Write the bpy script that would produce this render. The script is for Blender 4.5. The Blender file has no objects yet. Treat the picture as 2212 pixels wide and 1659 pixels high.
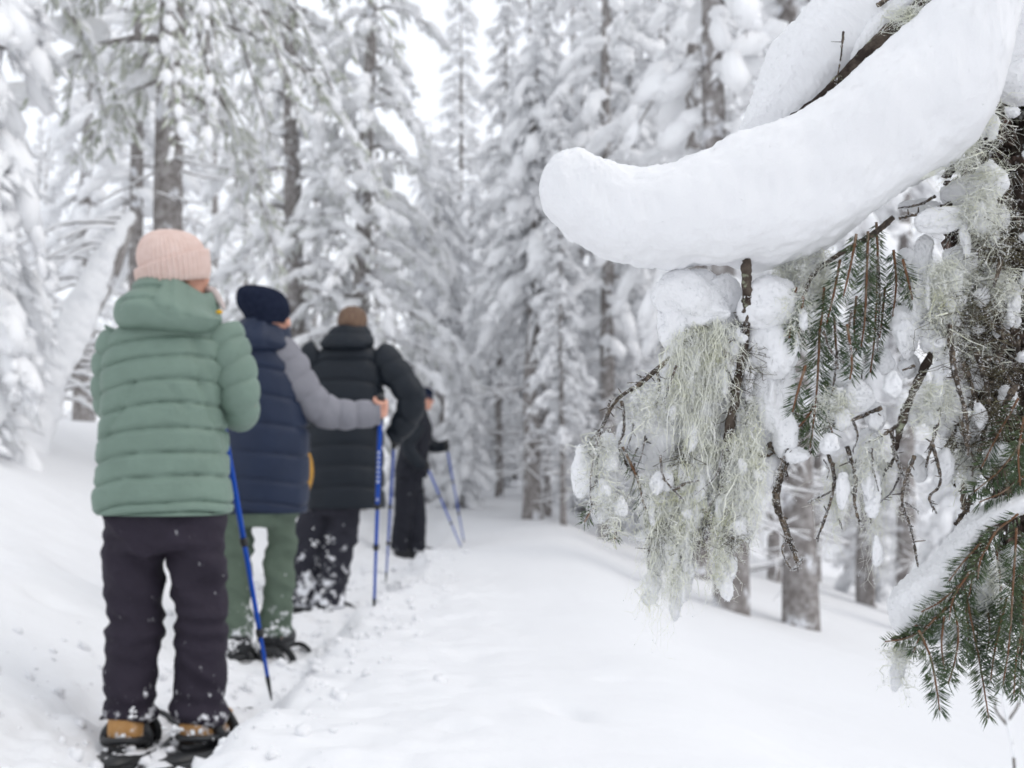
import bpy, math, random
import numpy as np
from mathutils import Vector

# ------------------------------------------------------------------ camera, sky, light, exposure
scene = bpy.context.scene
col = scene.collection
FPX = 2600.0                      # focal length in pixels of a 2212 x 1659 frame
CZ = 0.98                         # camera height above the trodden trail
TH = math.atan(150.5 / FPX)       # slight upward tilt
cam_data = bpy.data.cameras.new('camera')
cam = bpy.data.objects.new('camera', cam_data); col.objects.link(cam)
cam.location = (0, 0, CZ); cam.rotation_euler = (math.pi / 2 + TH, 0, 0)
cam_data.sensor_width = 36; cam_data.lens = 36 * FPX / 2212
cam_data.clip_start = 0.05; cam_data.clip_end = 500
cam_data.dof.use_dof = True
cam_data.dof.focus_distance = 1.43
cam_data.dof.aperture_fstop = 6.3
scene.camera = cam

SUN_EL, SUN_AZ = math.radians(50), math.radians(105)     # azimuth from +Y towards +X
world = bpy.data.worlds.new('World'); scene.world = world; world.use_nodes = True
nt = world.node_tree; nt.nodes.clear()
out = nt.nodes.new('ShaderNodeOutputWorld'); bg = nt.nodes.new('ShaderNodeBackground')
sky = nt.nodes.new('ShaderNodeTexSky'); sky.sky_type = 'NISHITA'; sky.sun_disc = False
sky.sun_elevation = SUN_EL; sky.sun_rotation = SUN_AZ; sky.dust_density = 4.0
mixn = nt.nodes.new('ShaderNodeMix'); mixn.data_type = 'RGBA'
mixn.inputs['Factor'].default_value = 0.86               # closed cloud cover over the sky
mixn.inputs[7].default_value = (8.7, 8.95, 9.4, 1)
nt.links.new(sky.outputs[0], mixn.inputs[6]); nt.links.new(mixn.outputs[2], bg.inputs[0])
bg.inputs[1].default_value = 0.13
nt.links.new(bg.outputs[0], out.inputs[0])
sd = bpy.data.lights.new('sun', 'SUN'); sd.energy = 0.6; sd.angle = math.radians(40); sd.color = (1, 0.965, 0.92)
sun = bpy.data.objects.new('sun', sd); col.objects.link(sun)
sdir = Vector((math.sin(SUN_AZ) * math.cos(SUN_EL), math.cos(SUN_AZ) * math.cos(SUN_EL), math.sin(SUN_EL)))
sun.rotation_euler = sdir.to_track_quat('Z', 'Y').to_euler(); sun.location = (4, -2, 20)
scene.view_settings.view_transform = 'Standard'; scene.view_settings.look = 'None'
scene.view_settings.gamma = 1.0; scene.view_settings.exposure = 0.06
scene.view_settings.use_curve_mapping = False
scene.render.engine = 'CYCLES'
cy = scene.cycles
cy.use_denoising = True
cy.max_bounces = 10; cy.diffuse_bounces = 7; cy.glossy_bounces = 2; cy.transmission_bounces = 2
cy.caustics_reflective = False; cy.caustics_refractive = False
cy.use_adaptive_sampling = True; cy.adaptive_threshold = 0.02

# ------------------------------------------------------------------ helpers
def P(px, py, d):
    """The world point that lies d metres in front of the camera at a place of the 2212 x 1659 frame."""
    xc = (px - 1106) / FPX * d; yc = -(py - 829.5) / FPX * d
    return np.array([xc, d * math.cos(TH) - yc * math.sin(TH), CZ + d * math.sin(TH) + yc * math.cos(TH)])

_rs = np.random.RandomState(7)
_perm = np.tile(_rs.permutation(256), 3)
_val = _rs.uniform(-1, 1, 256)
def vnoise(p):
    p = np.asarray(p, float); i = np.floor(p).astype(int); f = p - i; f = f * f * (3 - 2 * f); i &= 255
    x, y, z = i[..., 0], i[..., 1], i[..., 2]
    def h(a, b, c): return _val[_perm[_perm[_perm[(x + a) & 255] + ((y + b) & 255)] + ((z + c) & 255)]]
    fx, fy, fz = f[..., 0], f[..., 1], f[..., 2]
    a = h(0,0,0)*(1-fx)+h(1,0,0)*fx; b = h(0,1,0)*(1-fx)+h(1,1,0)*fx
    c = h(0,0,1)*(1-fx)+h(1,0,1)*fx; d = h(0,1,1)*(1-fx)+h(1,1,1)*fx
    return (a*(1-fy)+b*fy)*(1-fz) + (c*(1-fy)+d*fy)*fz
def fbm(p, o=4):
    p = np.asarray(p, float); s = 0; a = 1.0; t = 0
    for k in range(o):
        s = s + a * vnoise(p * 2.03**k + 17.3 * k); t += a; a *= 0.5
    return s / t

def mk(name, parts, parent=None, smooth=True):
    """parts: list of (verts, faces, material). One mesh object."""
    if not isinstance(parts, list): parts = [parts]
    Vs, polys, mi, mats, off = [], [], [], [], 0
    for V, F, m in parts:
        V = np.asarray(V, float).reshape(-1, 3)
        if m not in mats: mats.append(m)
        for G in (F if isinstance(F, list) else [F]):
            G = np.asarray(G, np.int64)
            if len(G) == 0: continue
            polys.append(G + off); mi.append(np.full(len(G), mats.index(m)))
        Vs.append(V); off += len(V)
    V = np.concatenate(Vs); me = bpy.data.meshes.new(name)
    nl = sum(g.size for g in polys); npoly = sum(len(g) for g in polys)
    me.vertices.add(len(V)); me.vertices.foreach_set('co', V.astype(np.float32).ravel())
    me.loops.add(nl); me.loops.foreach_set('vertex_index', np.concatenate([g.ravel() for g in polys]).astype(np.int32))
    tot = np.concatenate([np.full(len(g), g.shape[1]) for g in polys])
    st = np.concatenate([[0], np.cumsum(tot)[:-1]])
    me.polygons.add(npoly); me.polygons.foreach_set('loop_start', st.astype(np.int32))
    for m in mats: me.materials.append(m)
    me.polygons.foreach_set('material_index', np.concatenate(mi).astype(np.int32))
    me.polygons.foreach_set('use_smooth', np.full(npoly, smooth))
    me.update(calc_edges=True); me.validate()
    o = bpy.data.objects.new(name, me); col.objects.link(o)
    if parent is not None: o.parent = parent
    return o

def tag(o, label, cat=None, group=None, kind=None):
    o['label'] = label
    if cat: o['category'] = cat
    if group: o['group'] = group
    if kind: o['kind'] = kind
    return o
def empty(name, loc, label, cat, group=None):
    o = bpy.data.objects.new(name, None); col.objects.link(o); o.location = loc
    o.empty_display_size = 0.1
    return tag(o, label, cat, group)

def cat(*pieces):
    """join (V,F) pieces whose faces are lists of index arrays"""
    Vs, Fs, off = [], [], 0
    for V, F in pieces:
        V = np.asarray(V, float).reshape(-1, 3)
        for G in (F if isinstance(F, list) else [F]):
            if len(G): Fs.append(np.asarray(G, np.int64) + off)
        Vs.append(V); off += len(V)
    return np.concatenate(Vs), Fs

def spline(keys, n):
    K = np.asarray(keys, float)
    if len(K) == 2: return K[0] + (K[1] - K[0]) * np.linspace(0, 1, n)[:, None]
    E = np.vstack([2 * K[0] - K[1], K, 2 * K[-1] - K[-2]])
    t = np.linspace(0, len(K) - 1, n); i = np.minimum(t.astype(int), len(K) - 2); f = (t - i)[:, None]
    a, b, c, d = E[i], E[i + 1], E[i + 2], E[i + 3]
    return 0.5 * (2*b + (c-a)*f + (2*a-5*b+4*c-d)*f**2 + (3*b-a-3*c+d)*f**3)

def rings_to_mesh(R, cap0=True, cap1=True):
    m, n = R.shape[:2]; V = R.reshape(-1, 3)
    i = np.arange(m - 1)[:, None] * n; j = np.arange(n)[None, :]; j2 = (j + 1) % n
    F = np.stack([i + j, i + j2, i + n + j2, i + n + j], -1).reshape(-1, 4)
    Fs = [F]; extra = []
    jj = np.arange(n); 
    if cap0: extra.append(R[0].mean(0)); c = len(V); Fs.append(np.stack([np.full(n, c), (jj + 1) % n, jj], -1))
    if cap1:
        extra.append(R[-1].mean(0)); c = len(V) + (1 if cap0 else 0); b = (m - 1) * n
        Fs.append(np.stack([np.full(n, c), b + jj, b + (jj + 1) % n], -1))
    if extra: V = np.vstack([V, np.array(extra)])
    return V, Fs

def loft(keys, n=60, na=64, disp=None, caps=(True, True), ex=2.0):
    """keys (x, y, z, a, b): horizontal super-ellipse rings. disp(pos, ang, t) is a radial offset."""
    K = spline(keys, n); ang = np.linspace(0, 2 * np.pi, na, endpoint=False)
    c, s = np.cos(ang), np.sin(ang)
    cs = np.sign(c) * np.abs(c) ** (2 / ex); sn = np.sign(s) * np.abs(s) ** (2 / ex)
    A = np.maximum(K[:, 3], 1e-3)[:, None]; B = np.maximum(K[:, 4], 1e-3)[:, None]
    X = K[:, 0:1] + A * cs; Y = K[:, 1:2] + B * sn; Z = np.repeat(K[:, 2:3], na, 1)
    R = np.stack([X, Y, Z], -1)
    if disp is not None:
        off = disp(R, np.broadcast_to(ang, X.shape), np.broadcast_to(np.linspace(0, 1, n)[:, None], X.shape))
        R[..., 0] += off * c; R[..., 1] += off * s
    return rings_to_mesh(R, *caps)

def sweep(path, rad, n=40, na=32, disp=None, caps=(True, True), flat=1.0, up=None):
    """tube along a smooth path; rad list as long as the path. flat squashes the second axis."""
    path = np.asarray(path, float); K = spline(np.column_stack([path, np.asarray(rad, float)]), n)
    C, r = K[:, :3], np.maximum(K[:, 3], 1e-4)
    T = np.gradient(C, axis=0); T /= np.linalg.norm(T, axis=1)[:, None] + 1e-12
    u = np.array(up if up is not None else (0, 0, 1.0)); 
    if abs(T[0] @ u) > 0.9 * np.linalg.norm(u): u = np.array([1.0, 0, 0]) if abs(T[0][0]) < 0.9 else np.array([0, 1.0, 0])
    N = np.zeros_like(T); B = np.zeros_like(T)
    for k in range(n):
        u = u - (u @ T[k]) * T[k]; u /= np.linalg.norm(u) + 1e-12; N[k] = u; B[k] = np.cross(T[k], u)
    ang = np.linspace(0, 2 * np.pi, na, endpoint=False); c, s = np.cos(ang), np.sin(ang)
    D = N[:, None, :] * c[None, :, None] + B[:, None, :] * (s * flat)[None, :, None]
    R = C[:, None, :] + r[:, None, None] * D
    if disp is not None:
        seg = np.linalg.norm(np.diff(C, axis=0), axis=1); L = np.concatenate([[0], np.cumsum(seg)])
        off = disp(R, np.broadcast_to(ang, R.shape[:2]), np.broadcast_to(L[:, None], R.shape[:2]))
        R = R + off[..., None] * D
    return rings_to_mesh(R, *caps)

def ico(sub):
    import bmesh
    bm = bmesh.new(); bmesh.ops.create_icosphere(bm, subdivisions=sub, radius=1.0)
    V = np.array([v.co[:] for v in bm.verts]); F = np.array([[v.index for v in f.verts] for f in bm.faces]); bm.free()
    return V, F
ICO = {k: ico(k) for k in (1, 2, 3, 4, 5, 6)}
OCT = (np.array([[1,0,0],[-1,0,0],[0,1,0],[0,-1,0],[0,0,1],[0,0,-1]], float),
       np.array([[4,0,2],[4,2,1],[4,1,3],[4,3,0],[5,2,0],[5,1,2],[5,3,1],[5,0,3]]))

TET = (np.array([[1, 0, 0], [-0.5, 0.87, 0.3], [-0.5, -0.87, 0.3], [-0.2, 0, -0.9]]), np.array([[0, 1, 2], [0, 3, 1], [0, 2, 3], [1, 3, 2]]))
def ellipsoid(c, r, sub=3, R=None):
    V, F = ICO[sub]; V = V * np.asarray(r, float)
    if R is not None: V = V @ np.asarray(R).T
    return V + np.asarray(c, float), F

def frames(D, roll=None):
    """rotation matrices whose first column follows D (N,3)"""
    D = D / (np.linalg.norm(D, axis=1)[:, None] + 1e-12)
    up = np.tile([0.0, 0, 1], (len(D), 1)); up[np.abs(D[:, 2]) > 0.97] = (1, 0, 0)
    S = np.cross(up, D); S /= np.linalg.norm(S, axis=1)[:, None] + 1e-12; U = np.cross(D, S)
    if roll is not None:
        c, s = np.cos(roll)[:, None], np.sin(roll)[:, None]; S, U = S * c + U * s, U * c - S * s
    return np.stack([D, S, U], -1)

def scatter(tmpl, pos, R, scl, jitter=0.0, rng=None):
    """many copies of a small template mesh in one array: pos (N,3), R (N,3,3), scl (N,3)"""
    V, F = tmpl; N = len(pos)
    if N == 0: return np.zeros((0, 3)), np.zeros((0, 3), int)
    W = np.broadcast_to(V, (N,) + V.shape)
    if jitter: W = W * (1 + jitter * rng.uniform(-1, 1, (N, len(V), 1)))
    W = W * scl[:, None, :]
    W = np.einsum('nij,nkj->nki', R, W) + pos[:, None, :]
    G = F[None] + (np.arange(N) * len(V))[:, None, None]
    return W.reshape(-1, 3), G.reshape(-1, F.shape[1])

def spindle(rings=4, sides=5):
    V = [[-1, 0, 0]]; 
    for k in range(rings):
        x = -1 + 2 * (k + 1) / (rings + 1); r = math.sqrt(1 - x * x) ** 0.8
        V += [[x, r * math.cos(2*math.pi*j/sides + k*0.6), r * math.sin(2*math.pi*j/sides + k*0.6)] for j in range(sides)]
    V.append([1, 0, 0]); F = []
    for j in range(sides):
        F.append([0, 1 + (j + 1) % sides, 1 + j]); b = 1 + (rings - 1) * sides; F.append([len(V) - 1, b + j, b + (j + 1) % sides])
        for k in range(rings - 1):
            a = 1 + k * sides + j; a2 = 1 + k * sides + (j + 1) % sides
            F += [[a, a2, a2 + sides], [a, a2 + sides, a + sides]]
    return np.array(V, float), np.array(F)
SPIN4 = spindle(2, 4); SPIN2 = spindle(1, 4)

def fuse(pieces, voxel=0.008, smooth=4):
    """fuse overlapping closed pieces into one continuous skin; returns (V,F) with quads"""
    V, Fs = cat(*pieces)
    me = bpy.data.meshes.new('tmp')
    me.from_pydata(V.tolist(), [], [f for G in Fs for f in G.tolist()])
    o = bpy.data.objects.new('tmp', me); col.objects.link(o)
    m = o.modifiers.new('r', 'REMESH'); m.mode = 'VOXEL'; m.voxel_size = voxel
    if smooth:
        s = o.modifiers.new('s', 'SMOOTH'); s.iterations = smooth; s.factor = 0.5
    bpy.context.view_layer.update()
    ev = o.evaluated_get(bpy.context.evaluated_depsgraph_get()); em = ev.to_mesh()
    W = np.zeros(len(em.vertices) * 3, np.float32); em.vertices.foreach_get('co', W); W = W.reshape(-1, 3).astype(float)
    N = np.zeros(len(em.vertices) * 3, np.float32); em.vertices.foreach_get('normal', N); N = N.reshape(-1, 3).astype(float)
    lt = np.zeros(len(em.polygons), np.int32); em.polygons.foreach_get('loop_total', lt)
    lv = np.zeros(len(em.loops), np.int32); em.loops.foreach_get('vertex_index', lv)
    F = lv.reshape(-1, 4) if (lt == 4).all() else [np.array(p.vertices) for p in em.polygons]
    ev.to_mesh_clear(); bpy.data.objects.remove(o); bpy.data.meshes.remove(me)
    return W, F, N

# ------------------------------------------------------------------ materials
def mat(name, base, rough=0.75, spec=0.3, noise=None, bump=None, sss=0.0, sheen=0.0):
    """noise = (scale, colour2, low, high[, detail]) mixes a second colour; bump = (scale, strength, distance)"""
    m = bpy.data.materials.new(name); m.use_nodes = True; n = m.node_tree; b = n.nodes['Principled BSDF']
    b.inputs['Roughness'].default_value = rough; b.inputs['Specular IOR Level'].default_value = spec
    b.inputs['Base Color'].default_value = (*base, 1)
    if sheen: b.inputs['Sheen Weight'].default_value = sheen
    if sss:
        b.inputs['Subsurface Weight'].default_value = sss; b.inputs['Subsurface Radius'].default_value = (0.02, 0.025, 0.03)
        b.inputs['Subsurface Scale'].default_value = 0.5
    tc = n.nodes.new('ShaderNodeTexCoord')
    if noise:
        layers = noise if isinstance(noise, list) else [noise]; prev = None
        for L in layers:
            t = n.nodes.new('ShaderNodeTexNoise'); t.inputs['Scale'].default_value = L[0]
            t.inputs['Detail'].default_value = L[4] if len(L) > 4 else 5; t.inputs['Roughness'].default_value = 0.6
            n.links.new(tc.outputs['Object'], t.inputs['Vector'])
            r = n.nodes.new('ShaderNodeMapRange'); r.inputs[1].default_value = L[2]; r.inputs[2].default_value = L[3]
            n.links.new(t.outputs[0], r.inputs[0])
            x = n.nodes.new('ShaderNodeMix'); x.data_type = 'RGBA'; x.inputs[6].default_value = (*base, 1); x.inputs[7].default_value = (*L[1], 1)
            if prev: n.links.new(prev, x.inputs[6])
            n.links.new(r.outputs[0], x.inputs[0]); prev = x.outputs[2]
        n.links.new(prev, b.inputs['Base Color'])
    if bump:
        t = n.nodes.new('ShaderNodeTexNoise'); t.inputs['Scale'].default_value = bump[0]; t.inputs['Detail'].default_value = 6
        n.links.new(tc.outputs['Object'], t.inputs['Vector'])
        u = n.nodes.new('ShaderNodeBump'); u.inputs['Strength'].default_value = bump[1]; u.inputs['Distance'].default_value = bump[2]
        n.links.new(t.outputs[0], u.inputs['Height']); n.links.new(u.outputs[0], b.inputs['Normal'])
    return m
M = {}
M['ground'] = mat('trail_snow', (0.80, 0.805, 0.82), 0.7, 0.2, bump=(9, 0.35, 0.03))
M['snow'] = mat('snow', (0.92, 0.925, 0.935), 0.7, 0.2, bump=(60, 0.3, 0.01))
M['snow_near'] = mat('snow_grain', (0.82, 0.825, 0.84), 0.65, 0.25, bump=(500, 0.22, 0.0015), sss=0.0)
M['frost'] = mat('hoar_frost', (0.88, 0.89, 0.91), 0.5, 0.4)
M['bark_far'] = mat('frosted_bark', (0.21, 0.19, 0.18), 0.9, 0.1, noise=[(14, (0.42, 0.40, 0.39), 0.4, 0.65), (5, (0.8, 0.81, 0.84), 0.56, 0.64)], bump=(40, 0.6, 0.02))
M['needle_far'] = mat('rimed_needles', (0.60, 0.62, 0.55), 0.9, 0.1, noise=[(2.3, (0.62, 0.64, 0.57), 0.38, 0.62), (30, (0.82, 0.83, 0.85), 0.46, 0.62)])
M['rime_far'] = mat('far_rime', (0.84, 0.85, 0.87), 0.9, 0.1, noise=(1.5, (0.6, 0.62, 0.62), 0.55, 0.75))
M['needle_grey'] = mat('rimed_grey_needles', (0.80, 0.81, 0.82), 0.9, 0.1, noise=[(2.3, (0.66, 0.68, 0.66), 0.5, 0.7), (30, (0.88, 0.89, 0.91), 0.44, 0.60)])
M['lichen_far'] = mat('rimed_lichen', (0.58, 0.60, 0.51), 0.95, 0.1, noise=[(1.7, (0.20, 0.25, 0.13), 0.5, 0.68), (25, (0.72, 0.74, 0.70), 0.46, 0.64)])
M['bark_near'] = mat('dark_bark', (0.035, 0.026, 0.022), 0.9, 0.15, noise=[(30, (0.13, 0.105, 0.085), 0.45, 0.65), (55, (0.32, 0.34, 0.25), 0.59, 0.66), (18, (0.8, 0.81, 0.83), 0.66, 0.72)], bump=(120, 0.8, 0.006))
M['twig_near'] = mat('twig_bark', (0.055, 0.045, 0.038), 0.85, 0.2, noise=[(160, (0.2, 0.16, 0.12), 0.45, 0.65), (90, (0.72, 0.73, 0.75), 0.63, 0.7)])
M['stem'] = mat('twig_stem', (0.17, 0.085, 0.045), 0.7, 0.3, noise=(90, (0.3, 0.26, 0.2), 0.5, 0.7))
M['needle'] = mat('spruce_needles', (0.046, 0.085, 0.038), 0.5, 0.45, noise=[(60, (0.10, 0.135, 0.055), 0.4, 0.65), (140, (0.62, 0.66, 0.66), 0.6, 0.72)])
M['lichen'] = mat('beard_lichen', (0.88, 0.89, 0.79), 0.95, 0.1, noise=[(22, (0.76, 0.77, 0.54), 0.52, 0.70), (70, (0.90, 0.91, 0.88), 0.48, 0.62)])
M['lichen_dark'] = mat('dark_lichen', (0.10, 0.085, 0.06), 0.95, 0.1, noise=[(60, (0.28, 0.27, 0.17), 0.5, 0.68), (90, (0.7, 0.7, 0.69), 0.6, 0.7)])
M['flake'] = mat('bark_flakes', (0.05, 0.038, 0.032), 0.9, 0.1, noise=[(60, (0.16, 0.11, 0.09), 0.5, 0.65), (110, (0.6, 0.6, 0.6), 0.58, 0.68)])
def dusting(m, z1, amount, scale=22):
    """powder snow clinging to cloth, thicker towards the hem"""
    n = m.node_tree; b = n.nodes['Principled BSDF']; src = b.inputs['Base Color'].links[0].from_socket
    tc = n.nodes.new('ShaderNodeTexCoord'); sp = n.nodes.new('ShaderNodeSeparateXYZ'); n.links.new(tc.outputs['Object'], sp.inputs[0])
    h = n.nodes.new('ShaderNodeMapRange'); h.inputs[1].default_value = 0.05; h.inputs[2].default_value = z1; h.inputs[3].default_value = amount; h.inputs[4].default_value = 0.0
    n.links.new(sp.outputs[2], h.inputs[0]); t = n.nodes.new('ShaderNodeTexNoise'); t.inputs['Scale'].default_value = scale; t.inputs['Detail'].default_value = 7; t.inputs['Roughness'].default_value = 0.65
    n.links.new(tc.outputs['Object'], t.inputs['Vector']); a = n.nodes.new('ShaderNodeMath'); a.operation = 'ADD'; n.links.new(t.outputs[0], a.inputs[0]); n.links.new(h.outputs[0], a.inputs[1])
    r = n.nodes.new('ShaderNodeMapRange'); r.inputs[1].default_value = 0.66; r.inputs[2].default_value = 0.76; n.links.new(a.outputs[0], r.inputs[0])
    x = n.nodes.new('ShaderNodeMix'); x.data_type = 'RGBA'; x.inputs[7].default_value = (0.86, 0.87, 0.9, 1); n.links.new(src, x.inputs[6]); n.links.new(r.outputs[0], x.inputs[0]); n.links.new(x.outputs[2], b.inputs['Base Color'])
def cloth(name, c, rough=0.7, bump=(90, 0.12, 0.004), sheen=0.0):
    return mat(name, c, rough, 0.25, noise=(7, tuple(x * 1.16 for x in c), 0.4, 0.7), bump=bump, sheen=sheen)
M['sage'] = cloth('sage_nylon', (0.162, 0.228, 0.188), 0.55, (28, 0.35, 0.012))
M['plum'] = cloth('dark_softshell', (0.025, 0.020, 0.031), 0.8, (16, 0.6, 0.02))
M['navy'] = cloth('navy_nylon', (0.016, 0.025, 0.052), 0.5, (20, 0.3, 0.012))
M['greycloth'] = cloth('grey_sleeve_cloth', (0.215, 0.215, 0.240), 0.8, (24, 0.35, 0.012))
M['olive'] = cloth('olive_trouser_cloth', (0.098, 0.132, 0.100), 0.85, (16, 0.6, 0.02))
M['black'] = cloth('black_nylon', (0.010, 0.014, 0.020), 0.5, (20, 0.3, 0.012))
M['charcoal'] = cloth('charcoal_trouser_cloth', (0.017, 0.018, 0.025), 0.85, (16, 0.6, 0.02))
M['pink'] = mat('pink_knit', (0.67, 0.51, 0.455), 0.95, 0.1, noise=(40, (0.73, 0.58, 0.53), 0.4, 0.7), bump=(260, 0.3, 0.003))
M['navyknit'] = mat('navy_knit', (0.010, 0.014, 0.030), 0.95, 0.1, noise=(40, (0.018, 0.024, 0.045), 0.4, 0.7), bump=(260, 0.3, 0.003))
M['skin'] = mat('skin', (0.62, 0.33, 0.24), 0.55, 0.35, noise=(9, (0.70, 0.36, 0.27), 0.4, 0.7))
M['hair'] = mat('brown_hair', (0.11, 0.062, 0.040), 0.6, 0.4, noise=(60, (0.19, 0.12, 0.075), 0.4, 0.65))
M['tan'] = mat('tan_nubuck', (0.48, 0.26, 0.10), 0.8, 0.2, noise=(30, (0.58, 0.34, 0.15), 0.4, 0.7))
M['rubber'] = mat('black_plastic', (0.013, 0.014, 0.016), 0.45, 0.5)
M['blue'] = mat('blue_anodised_shaft', (0.002, 0.062, 0.40), 0.4, 0.25)
M['print'] = mat('white_print', (0.7, 0.75, 0.85), 0.6, 0.2)
M['red'] = mat('red_plastic', (0.55, 0.07, 0.03), 0.5, 0.3)
M['yellow'] = mat('yellow_tag', (0.75, 0.42, 0.02), 0.5, 0.3)
M['ochre'] = mat('ochre_fabric', (0.42, 0.22, 0.04), 0.8, 0.2, noise=(20, (0.5, 0.28, 0.06), 0.4, 0.7))
M['lens'] = mat('dark_lens', (0.01, 0.02, 0.05), 0.12, 0.6)
M['fleece'] = mat('pale_fleece', (0.55, 0.48, 0.46), 0.95, 0.1, bump=(120, 0.5, 0.006))

M['black_trouser'] = cloth('dark_trouser_cloth', (0.024, 0.024, 0.033), 0.85, (16, 0.6, 0.02))
dusting(M['plum'], 0.32, 0.16, 26); dusting(M['olive'], 0.42, 0.26, 20); dusting(M['charcoal'], 0.20, 0.10); dusting(M['black_trouser'], 0.62, 0.20, 15); dusting(M['tan'], 0.16, 0.22, 30)

# ------------------------------------------------------------------ the ground
def sstep(a, b, x):
    t = np.clip((x - a) / (b - a), 0, 1); return t * t * (3 - 2 * t)
def gz(x, y, detail=True):
    x = np.asarray(x, float); y = np.asarray(y, float); xt = -1.1 + 0.05 * np.sin(y * 0.9) * sstep(5, 9, y)
    u = x - xt
    dr = np.maximum(x - 0.25, 0); right = 0.19 - 0.27 * dr * sstep(0, 0.8, dr)
    right = np.where(right < -0.9, -0.9 - 0.7 * np.tanh((-0.9 - right) / 0.7), right)
    dl = np.maximum(-u - 0.35, 0); left = 0.13 + 0.40 * dl
    left = np.where(left > 0.85, 0.85 + 0.6 * np.tanh((left - 0.85) / 0.6), left)
    z = np.where(u > 0, right, left)
    tr = 1 - sstep(0.20, 0.46, np.abs(u) + 0.05 * vnoise(np.stack([x * 5, y * 3.0, 0 * x], -1)))
    tr = tr * (1 - sstep(13, 15, y))
    z = z * (1 - tr)
    far = sstep(11.5, 21, y); z = z + far * 0.33 * np.exp(-((x - 0.2) / 3.0) ** 2) - 0.16 * sstep(9, 11.5, y) * np.exp(-((u - 0.5) / 0.7) ** 2) * (1 - sstep(12.5, 14, y))
    if detail:
        p = np.stack([x, y, 0 * x], -1)
        z = z + 0.06 * fbm(p * 0.55, 3) + 0.012 * fbm(p * 3.0, 3)
        edge = np.exp(-((np.abs(u) - 0.34) / 0.2) ** 2) * (1 - sstep(14, 16, y))
        z = z + edge * (0.06 * fbm(p * 6 + 3.1, 4) + 0.03 * np.abs(vnoise(p * 17)))
        z = z + tr * (0.10 * fbm(p * np.array([5, 3.2, 1]) + 9.7, 4) + 0.02 * np.abs(vnoise(p * 14 + 2)) + 0.035)
        nearR = np.exp(-((u - 0.75) / 0.35) ** 2) * (1 - sstep(7, 10, y)); z = z + nearR * (0.035 * fbm(p * 7 + 5, 4) + 0.012 * np.abs(vnoise(p * 20)))
        leftrough = np.exp(-((u + 1.3) / 0.8) ** 2); z = z + leftrough * 0.035 * fbm(p * 3.3 + 21, 4)
        for (hx, hy, a, w, l) in ((0.17, 3.62, 0.045, 0.05, 0.10), (-0.16, 3.35, 0.03, 0.06, 0.05), (0.05, 12.6, 0.05, 0.12, 0.12), (-0.28, 4.3, 0.03, 0.05, 0.05), (-0.55, 3.9, 0.035, 0.05, 0.05), (-2.05, 5.9, 0.05, 0.13, 0.1), (-1.95, 5.1, 0.04, 0.1, 0.06), (0.35, 4.2, 0.02, 0.06, 0.04), (-1.235, 3.8, 0.055, 0.14, 0.30), (-1.0, 3.84, 0.055, 0.13, 0.30)):
            e = ((x - hx + 0.4 * (y - hy)) / w) ** 2 + ((y - hy) / l) ** 2; z = z - a * np.exp(-e)
    return z
def grade(a, b, lo, hi, fine, grow):
    s = list(np.arange(lo, hi, fine)); st = fine; v = hi
    while v < b: s.append(v); st *= grow; v += st
    s.append(b); st = fine; v = lo - fine
    while v > a: s.insert(0, v); st *= grow; v -= st
    s.insert(0, a); return np.array(s)
gx = grade(-70, 75, -2.2, 0.2, 0.028, 1.055); gy = grade(-45, 110, 2.9, 7.2, 0.028, 1.04)
X, Y = np.meshgrid(gx, gy)
Z = gz(X, Y)
nx, ny = len(gx), len(gy); ii = (np.arange(ny - 1)[:, None] * nx + np.arange(nx - 1)[None, :])
Fg = np.stack([ii, ii + 1, ii + nx + 1, ii + nx], -1).reshape(-1, 4)
g = mk('snow_ground', (np.stack([X, Y, Z], -1), Fg, M['ground']))
tag(g, 'deep white snow with a trodden trail running into the forest', kind='structure')
def gz1(x, y): return float(gz(np.array([x]), np.array([y]))[0])

rng = np.random.RandomState(91); n = 1500; yy = rng.uniform(2.9, 9.5, n); xx = -1.1 + rng.choice([-1, 1], n, p=[0.4, 0.6]) * np.abs(rng.normal(0.32, 0.2, n)); sz = 0.004 + 0.022 * rng.uniform(0, 1, n) ** 3
pp = np.stack([xx, yy, gz(xx, yy) + sz * 0.25], -1)
cr = mk('snow_crumbs', (*scatter(ICO[1], pp, frames(rng.normal(0, 1, (n, 3))), np.stack([sz * 1.3, sz, sz * 0.8], -1), 0.25, rng), M['ground']))
tag(cr, 'loose crumbs of kicked-up snow along both edges of the trail', 'snow crumbs', kind='stuff')

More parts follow.
